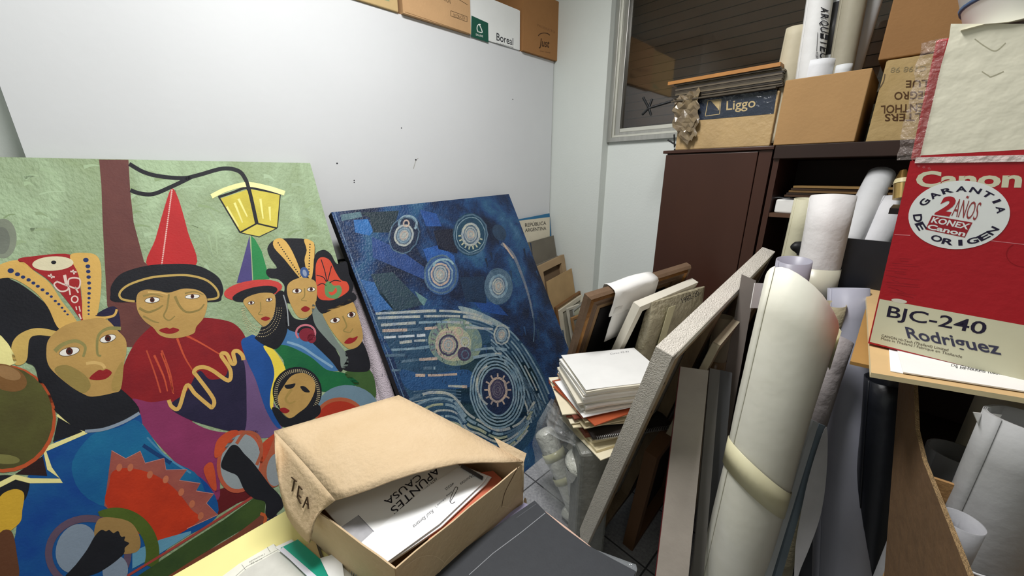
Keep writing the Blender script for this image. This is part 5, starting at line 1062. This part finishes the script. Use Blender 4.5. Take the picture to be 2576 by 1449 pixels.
for (nm, _, hx, th, du, dv, ro), lb in zip(lays, names): psheet(nm, lb, 'folder' if 'folder' in nm else 'paper', z, hx, th, du, dv, ro, group='sheets and folders in the leaning pile'); z += th + .0008
psheet('file_folder', 'bright orange-brown folder jutting out point-first in the middle of the pile', 'folder', z, mat('a8502f', .6, .08, 10), .004, -.01, .025, 14, 1.02, 1.05); z += .0048
psheet('file_folder', 'second orange-brown folder just above the jutting one', 'folder', z, mat('96482e', .6, .08, 10), .004, -.02, .005, 7, 1.0, 1.0); z += .0048
psheet('paper_sheet', 'brown kraft sheet above the orange folders', 'paper', z, 'b58a62', .003, -.005, -.01, -3); z += .0036
psheet('paper_sheet', 'bright white loose sheet poking out left above the orange folders', 'paper', z, 'ececec', .002, -.025, .02, 6, .95, .95); z += .0026
n = 11; gap = (zt - .0022 - z) / n
tones = ['dedad2', 'e4e2dc', 'd8d2c4', 'e6e4e0', 'd2ccbc', 'e2e0da']
for i in range(n):
    psheet('paper_sheet', 'white sheet in the fanned upper part of the paper pile', 'paper', z + .0003, tones[i % 6], gap - .0008, random.uniform(-.016, .006), random.uniform(-.008, .012), random.uniform(-2.5, 2.5), 1, 1, 'white sheets fanned in the paper pile', bend=.012); z += gap
def topm(d): d.text('Curso 92-95', (1535, 892), (1582, 886), (1535, 888), mat('5a5a60'), 1)
psheet('paper_sheet', 'large white top sheet of the leaning paper pile', 'paper', zt - .002, mat('dddddb', .7, .04, 8), .002, bend=.004, sub=topm)
sc = Q(1512, 1075, 1.42); carton('wrapped_bundle', 'upright bundle in grey plastic holding up the leaning paper pile', 'bundle', V3((sc.x - .06, sc.y - .10, .001)), V3((.07, .10, 0)), V3((.085, -.06, 0)), Z * .558, mat('74756f', .35, .15, 9, .8, 22, spec=.5), seam=False, bevel=.012)

# =================================================================== PLASTIC BAGS WITH BUBBLE-WRAPPED ROLLS ON THE FLOOR
BUB = mat('dcdcd2', .25, .10, 10, 1.0, 45, spec=.8, h2='acaea6', coat=.5)
def brl(name, label, a, b, ra, rb, tapes=()):
    t = thing(name, label, 'roll', (a + b) / 2 - Z * ((a + b).z / 2))
    mb = MB(); tube(mb, a, b, ra, rb, BUB, 26, False, 16, .14)
    for c_, o, r in ((a, (a - b).normalized(), ra), (b, (b - a).normalized(), rb)):
        x = o.orthogonal().normalized(); y = o.cross(x)
        mb.grid([[c_ + o * r * .5 * sin(q) + (x * cos(2 * pi * i / 26) + y * sin(2 * pi * i / 26)) * r * cos(q) for i in range(26)] for q in (0, .5, 1.0, 1.5)], BUB, True, True)
    pp_ = mb.build('bubble_wrap', t)
    for t0, t1 in tapes: tape(pp_, a, b, ra * 1.03, rb * 1.03, t0, t1, mat('c9c7a0', .3, .05, spec=.6))
    return t
a = Q(1370, 1090, 1.72); b = atz(1462, 1290, .055); print('bag', a, b)
brl('bubble_roll', 'long bubble-wrapped roll with two yellowish tape bands inside the clear bag on the floor', a, b, .048, .052, ((.22, .32), (.52, .60)))
a = Q(1462, 1160, 1.40); b = atz(1470, 1268, .072); brl('bubble_roll', 'thicker bubble-wrapped roll end beside the large raw canvas', a, b, .060, .066)
a = atz(1432, 1322, .03); b = atz(1455, 1300, .035) ; brl('bubble_roll', 'small bubble-wrapped bundle at the lowest corner of the clear bag', atz(1425, 1285, .035), atz(1458, 1322, .03), .030, .028)
bag = thing('plastic_bag', 'crumpled clear plastic bag lying over the bubble-wrapped rolls on the floor', 'bag', atz(1440, 1250, 0))
mb = MB(); FB = film('bag_film', 'd5d8d8', .26, .10, 1.0, 14); R_ = []
L0 = [(1388, 1000), (1352, 1062), (1340, 1120), (1346, 1180), (1372, 1240), (1402, 1290), (1440, 1330)]; R0 = [(1412, 1035), (1470, 1088), (1520, 1120), (1545, 1150), (1530, 1205), (1512, 1262), (1478, 1330)]
sL = [1.50, 1.55, 1.62, 1.64, 1.62, 1.59, 1.56]; sR = [1.48, 1.42, 1.36, 1.34, 1.40, 1.46, 1.55]
for i in range(25):
    t_ = i / 24 * 6; k_ = min(5, int(t_)); f_ = t_ - k_; L_ = lambda q: (q[k_][0] * (1 - f_) + q[k_ + 1][0] * f_, q[k_][1] * (1 - f_) + q[k_ + 1][1] * f_)
    l_, r_ = L_(L0), L_(R0); sl_ = sL[k_] * (1 - f_) + sL[k_ + 1] * f_; sr_ = sR[k_] * (1 - f_) + sR[k_ + 1] * f_; row = []
    for j in range(19):
        u_ = j / 18; nn = noise.noise(V3((i * .35, j * .45, 2))); px = l_[0] + (r_[0] - l_[0]) * u_ + nn * 6; py = l_[1] + (r_[1] - l_[1]) * u_
        P_ = Q(px, py, sl_ + (sr_ - sl_) * u_ - .06 * sin(pi * u_) - .04 * nn); P_.z = max(P_.z, .006); row.append(P_)
    R_.append(row)
mb.grid(R_, FB); mb.build('film', bag)
mb = MB(); R_ = []
for i in range(15):
    row = []
    for j in range(11):
        t_, u_ = i / 14, j / 10; nn = noise.noise(V3((i * .5, j * .6, 9)))
        l_ = (1382 - 8 * t_, 1012 + 75 * t_); r_ = (1432 + 80 * t_, 1078 + 80 * t_)
        row.append(Q(l_[0] + (r_[0] - l_[0]) * u_ + nn * 8, l_[1] + (r_[1] - l_[1]) * u_, 1.40 - .06 * t_ + .12 * (1 - u_) - .03 * nn - .03 * sin(pi * u_)))
    R_.append(row)
mb.grid(R_, film('bag_film2', 'b4b7b8', .34, .12, 1.0, 14)); mb.build('bag_neck', bag)

# =================================================================== TABLE CORNER AND THE THINGS ON IT
ZT = .765
tbl = thing('table', 'low table corner almost hidden under the folders and the torn-open carton', 'table', (1.38, .0, 0))
mb = MB(); mb.bx((1.10, -.62, ZT - .022), (1.66, .44, ZT), mat('6b5138', .5)); mb.build('table_top', tbl, bevel=.002)
for x, y in ((1.13, -.59), (1.60, -.59), (1.13, .38), (1.60, .38)): mb = MB(); mb.bx((x, y, 0), (x + .035, y + .035, ZT - .023), mat('4a3828', .5)); mb.build('leg', tbl)
def flat(name, label, cat, pts, z, th, m, group=None, deco=None, z2=None, side=None):
    mb = MB(); P_ = [atz(p[0], p[1], z + th) for p in pts]; mb.prism([V3((p.x, p.y, z)) for p in P_], Z * th, m, side)
    if deco: deco(Dec(mb, V3((0, 0, z + th)), Z))
    return mb.build(name, None, label, cat, group)
flat('folder', 'large pale yellow folder in front of the masked figures painting', 'folder', [(300, 1526), (722, 1283), (900, 1420), (640, 1720)], ZT + .0005, .006, mat('ece29a', .65, .03, 5, spec=.2))
def gm_(d):
    g = mat('8f8f86'); gl = mat('c9c8c0', .7, .06, 30)
    d.stroke([(593, 1449), (620, 1425), (700, 1382)], 1, g, 1, False)
    d.poly([(600, 1449), (618, 1432), (698, 1387), (712, 1392), (800, 1470), (640, 1500)], gl, 1, False)
    for a in ([(608, 1420), (618, 1434)], [(672, 1376), (680, 1389)], [(690, 1370), (712, 1392)], [(712, 1392), (760, 1440)]): d.stroke(a, 1.2, g, 2, False)
    d.text('perspectivas y', (628, 1415), (668, 1394), (626, 1411), g, 2); d.text('50 anos', (632, 1420), (660, 1406), (630, 1416), g, 2)
flat('drawing_sheet', 'translucent grid-ruled sheet with faint writing on the yellow folder', 'paper', [(545, 1460), (600, 1419), (688, 1368), (704, 1381), (790, 1440), (900, 1560), (700, 1640)], ZT + .008, .0012, mat('e3e2d6', .6, .04, 20), deco=gm_)
flat('paper_sheet', 'white sheet edge peeping out above the green strip on the yellow folder', 'paper', [(692, 1376), (733, 1357), (760, 1372), (716, 1394)], ZT + .0095, .001, PAPER)
def gf_(d): d.poly([(712, 1376), (742, 1402), (800, 1452), (790, 1466), (730, 1408), (702, 1384)], mat('dcdce6', .5), 1, False)
flat('folder', 'folder with a bright green strip and pale lilac edge at the bottom of the view', 'folder', [(706, 1378), (749, 1357), (870, 1462), (960, 1560), (880, 1600), (790, 1466)], ZT + .011, .004, mat('0f9f84', .4, .03, 4, spec=.4), deco=gf_)
flat('envelope', 'cream envelope corner between the green folder and the torn carton', 'envelope', [(768, 1372), (792, 1358), (806, 1402), (800, 1420)], ZT + .008, .003, mat('d9bf8c', .6))
flat('envelope', 'grey-edged photo envelope right behind the cream envelope corner', 'envelope', [(790, 1362), (800, 1364), (815, 1404), (808, 1404)], ZT + .007, .003, mat('5a554a', .4))
flat('paper_sheet', 'small blank white sheet between the green folder and the spiral pad', 'paper', [(805, 1404), (857, 1389), (870, 1480), (860, 1520)], ZT + .016, .0015, mat('f2f2f0', .7, .01))
sp = thing('spiral_notebook', 'spiral pad with a wire coil at the foot of the torn-open carton', 'notebook', atz(890, 1440, ZT))
mb = MB(); P_ = [atz(p[0], p[1], ZT + .01) for p in ((862, 1396), (905, 1449), (930, 1500), (850, 1560), (845, 1449))]; mb.prism([V3((p.x, p.y, ZT + .003)) for p in P_], Z * .006, mat('c9c4b4', .6)); mb.build('pages', sp)
mb = MB(); c0, c1 = atz(862, 1392, ZT + .014), atz(915, 1462, ZT + .014); ax = (c1 - c0).normalized(); sv = ax.cross(Z)
for k_ in range(14):
    c_ = c0 + (c1 - c0) * k_ / 13; pts = [c_ + sv * .008 * cos(a) + Z * .008 * sin(a) + ax * .002 * sin(a) for a in [2 * pi * q / 12 for q in range(13)]]
    wire(mb, pts, .0011, mat('9a9a98', .25, metal=.9), 6)
mb.build('wire_coil', sp)
# torn-open carton
oc2 = thing('carton', 'torn-open kraft carton full of papers, its lid folded back, TEA written on the side', 'box', (1.24, .27, ZT + .002))
KR = mat('cfb796', .85, .05, 9, .25, 110, spec=.12, h2='c6ad8a'); KRI = mat('8f704e', .85, .06, 9)
zr = .885; z0 = ZT + .002
ca = V3((1.428, .480, 0)); cb_ = V3((1.446, .166, 0)); cvv = V3((-.205, -.055, 0)); cc_ = cb_ + cvv * 1.55; cd_ = ca + cvv * 1.55
def wall(nm, a, b, zt0, zt1, m=KR):
    mb = MB(); n_ = (b - a).cross(Z).normalized(); q = []
    for k_ in range(9):
        f_ = k_ / 8; p_ = a + (b - a) * f_; q.append((p_, zt0 + (zt1 - zt0) * f_ + .0012 * sin(f_ * 17)))
    mb.grid([[p_ + Z * zz for p_, zz in q], [p_ + Z * z0 for p_, zz in q]], m, False); return mb.build(nm, oc2, solid=.0028)
wall('front_wall', ca, cb_, zr, zr); wall('left_wall', cb_, cc_, zr, .875); wall('back_wall', cc_, cd_, .875, .89); wall('right_wall', cd_, ca, .89, zr)
mb = MB(); mb.prism([V3((p.x, p.y, z0)) for p in (ca, cb_, cc_, cd_)], Z * .002, KRI); mb.build('base', oc2)
# rounded locking tabs on the front wall
d_ = (cb_ - ca); nf = d_.cross(Z).normalized(); nf = nf if (CAM - ca).dot(nf) > 0 else -nf
mb = MB(); D_ = Dec(mb, V3((ca.x, ca.y, z0)) + nf * .0016, nf); ln_ = mat('6a5036'); lt = mat('d8c09c')
D_.stroke([(1020, 1425), (1055, 1402), (1090, 1398), (1112, 1410), (1120, 1420)], 2, lt, 1); D_.stroke([(1100, 1449), (1122, 1412), (1148, 1386)], 2, lt, 1); D_.stroke([(1262, 1276), (1270, 1240), (1290, 1200), (1303, 1175)], 1.6, ln_, 1); D_.stroke([(1245, 1284), (1262, 1274), (1285, 1279)], 1.2, lt, 1)
D_.ell((1321, 1262), 4, 10, lt, 1)
mb.build('tab_creases', oc2)
# lid
fr = [((845, 1258), .925), ((880, 1248), .932), ((930, 1232), .94), ((985, 1210), .948), ((1040, 1192), .950), ((1095, 1178), .945), ((1150, 1167), .936), ((1210, 1163), .922), ((1265, 1164), .908), ((1318, 1163), .893)]
bk_ = [((690 + 313 * i / 9, 1085 - 90 * i / 9), .965 + .004 * i / 9) for i in range(10)]
F_ = [atz(p[0], p[1], z_) for p, z_ in fr]; B_ = [atz(p[0], p[1], z_) for p, z_ in bk_]
mb = MB(); R_ = []
for i in range(13):
    t_ = i / 12; R_.append([B_[j] + (F_[j] - B_[j]) * t_ + Z * (.010 * sin(pi * t_) * (1 - abs(j / 9 - .4))) + (V3((noise.noise(V3((j * 2.2, 0, 0))), noise.noise(V3((j * 2.2, 7, 0))), 0)) * .002 if i == 12 else V3()) for j in range(10)])
mb.grid(R_, KR); lid = mb.build('lid', oc2, solid=.0028)
ed = [R_[i][0] for i in range(13)]; lo = [((694, 1150), .955), ((697, 1180), .93), ((700, 1205), .91), ((706, 1240), .89), ((714, 1270), .875), ((724, 1300), .862), ((736, 1320), .855), ((748, 1336), .85), ((760, 1350), .846), ((770, 1360), .843), ((779, 1366), .842), ((781, 1330), .862), ((793, 1296), .888)]
LO = [atz(p[0], p[1], z_) for p, z_ in lo]
mb = MB(); R2_ = [[ed[i] + (LO[i] - ed[i]) * (k_ / 6) for i in range(13)] for k_ in range(7)]; mb.grid(R2_, KR)
ib = mat('3a2a1a'); cen = (ed[6] + LO[6]) / 2; nT = facing((LO[6] - ed[6]).cross(ed[9] - ed[3]).normalized(), cen)
DT = Dec(mb, cen + nT * .004, nT)
for a in ([(733, 1200), (746, 1212)], [(741, 1207), (735, 1236)], [(752, 1222), (748, 1250), (757, 1268)], [(751, 1222), (760, 1232)], [(749, 1243), (757, 1252)], [(773, 1250), (762, 1277)], [(773, 1250), (776, 1280)], [(767, 1264), (776, 1270)]): DT.stroke(a, 1.8, ib, 6, False)
mb.build('lid_side', lid, solid=.0022, label='kraft side flap with TEA written in pen')
mb = MB(); mb.grid([[p for p in B_], [V3((p.x - .005, p.y + .002, z0 + .02)) for p in B_]], KR); mb.build('lid_back', lid, solid=.0025)
mb = MB(); mb.face([R_[10][9], F_[9], F_[9] + V3((-.004, .012, .014)), R_[9][9] + V3((.002, .012, .010))], KR); mb.build('torn_tab', lid, solid=.002)
mb = MB(); mb.grid([[R_[i][9] for i in range(13)], [R_[i][9] + (V3((R_[i][9].x, R_[i][9].y, .80)) - R_[i][9]) * .9 for i in range(13)]], KR); mb.build('lid_right_side', lid, solid=.002)
# papers inside
def fl(name, label, cat, pts, z, th, m, **k): return flat(name, label, cat, pts, z, th, m, **k)
fl('envelope', 'brown kraft envelope at the far end inside the torn-open carton', 'envelope', [(1215, 1175), (1278, 1188), (1235, 1240), (1150, 1300), (1100, 1240)], .822, .004, mat('a9794c', .7))
fl('file_folder', 'orange-red folder standing along the front wall inside the torn-open carton', 'folder', [(1131, 1330), (1218, 1262), (1262, 1204), (1240, 1184), (1200, 1190), (1100, 1320), (1060, 1385)], .848, .006, mat('c2674c', .6, .06, 8))
zz = .8455
for i in range(6):
    o = 1.2 * (5 - i); fl('paper_sheet', 'white sheet in the bundle edge-on inside the torn-open carton', 'paper', [(906, 1366 + o * .2), (978 + o, 1416 - o * .3), (1110 + o, 1325), (1222 + o * .9, 1219), (1236 + o * .5, 1200), (1160, 1170)], zz, .0020, mat(['c8c8ca', 'f0f0f0', 'dcdcdc', 'eeeeee', 'b8b8bc', 'f4f4f4'][i], .7, .02), group='white sheets in the torn-open carton'); zz += .0026
def mag(d):
    d.poly([(858, 1326), (901, 1296), (939, 1337), (907, 1366)], mat('a9a9ad', .6, .1, 50), 1, False); d.stroke([(901, 1296), (941, 1338)], 2, mat('7e7e84'), 2, False)
    d.text('APUNTES', (1097, 1173), (981, 1280), (1109, 1186), INK, 3, .003); d.text('CAUSA', (1052, 1192), (965, 1260), (1063, 1203), INK, 3, .003); d.text('ARTE LATINOAMERICANO', (1097, 1200), (1010, 1284), (1101, 1205), INK, 3)
fl('magazine', 'white art magazine with black capital lettering inside the torn-open carton', 'magazine', [(800, 1260), (856, 1326), (906, 1367), (1168, 1178), (1120, 1150), (1000, 1160)], zz, .0028, mat('f0f0ee', .5, .02), deco=mag); zz += .0034
HW = mat('4a4a50')
def hw(d):
    for t_, a, b, c_ in (('"Apuntes', (1190, 1192), (1156, 1216), (1194, 1198)), ('4050.', (1140, 1213), (1118, 1229), (1144, 1218)), ('una', (1136, 1236), (1122, 1246), (1139, 1240)), ('causa",', (1120, 1252), (1094, 1274), (1123, 1256)), ('Raul Santana', (1088, 1281), (1038, 1322), (1093, 1288))): d.text(t_, a, b, c_, HW, 2, 0, .3)
    pc_ = mat('8a8a90', .3, metal=.8); d.stroke([(1133, 1262), (1150, 1232), (1150, 1226), (1144, 1228), (1132, 1258), (1137, 1266), (1145, 1262)], 1.6, pc_, 3)
fl('paper_sheet', 'white note sheet with handwriting and a paper clip on top inside the torn-open carton', 'paper', [(907, 1367), (973, 1414), (1105, 1318), (1217, 1212), (1226, 1198), (1160, 1170), (1060, 1235)], zz, .0012, mat('f3f4f4', .7, .01), deco=hw)
def clipm(mb):
    a, b = atz(1150, 1170, .885), atz(1222, 1208, .885); mb.face([a, b, b + V3((.004, -.006, .0)), a + V3((.004, -.010, 0))], mat('66666a', .3, metal=.6))
mb = MB(); a, b = atz(1162, 1168, zz + .004), atz(1216, 1200, zz + .004); mb.box(a, b - a, V3((.006, -.008, 0)), Z * .0015, mat('6a6a70', .3, metal=.6)); mb.build('paper_fastener', None, 'metal paper fastener along the top edge of the note sheet', 'fastener')
# black portfolio and sheets under it
zbp = .79
pts = [(1345, 1259), (1230, 1336), (1100, 1430), (1000, 1530), (1400, 1640), (1570, 1500), (1600, 1437), (1545, 1408), (1480, 1372), (1420, 1328), (1375, 1290)]
fl('paper_sheet', 'sheets with pinkish edges under the black portfolio', 'paper', [(1318, 1268), (1240, 1320), (1130, 1420), (1300, 1560), (1560, 1470), (1490, 1378), (1430, 1330), (1370, 1285)], ZT + .001, .012, mat('c9a896', .6, .1, 30))
fl('paper_sheet', 'bluish-white sheet showing between the torn-open carton and the black portfolio', 'paper', [(1320, 1264), (1290, 1284), (1225, 1338), (1240, 1350), (1335, 1275)], ZT + .014, .002, mat('a9a4c4', .6))
def pf(d):
    g = mat('8a8c90', .5); d.stroke([(1372, 1290), (1310, 1340), (1240, 1392), (1180, 1446)], 1.6, g, 1, False); d.stroke([(1348, 1268), (1300, 1302)], 1.0, mat('55575c'), 1, False)
def bpf(mb):
    m = mat('34363a', .6, .05, 60, .04, 300, spec=.25); P_ = [atz(p[0], p[1], zbp + .005) for p in pts]; mb.prism([V3((p.x, p.y, zbp)) for p in P_], Z * .005, m)
    pf(Dec(mb, V3((0, 0, zbp + .005)), Z))
one('portfolio', 'large black portfolio folder with a scored spine at the bottom centre', 'folder', bpf)
fl('plastic_sleeve', 'clear plastic sleeve edge sticking out right under the black portfolio', 'sleeve', [(1470, 1372), (1600, 1420), (1603, 1432), (1596, 1449), (1560, 1449)], zbp - .006, .004, film('sleeve2', '8c9094', .5, .1, .4, 30))

for o in bpy.data.objects:
    if '_o' in o: del o['_o']
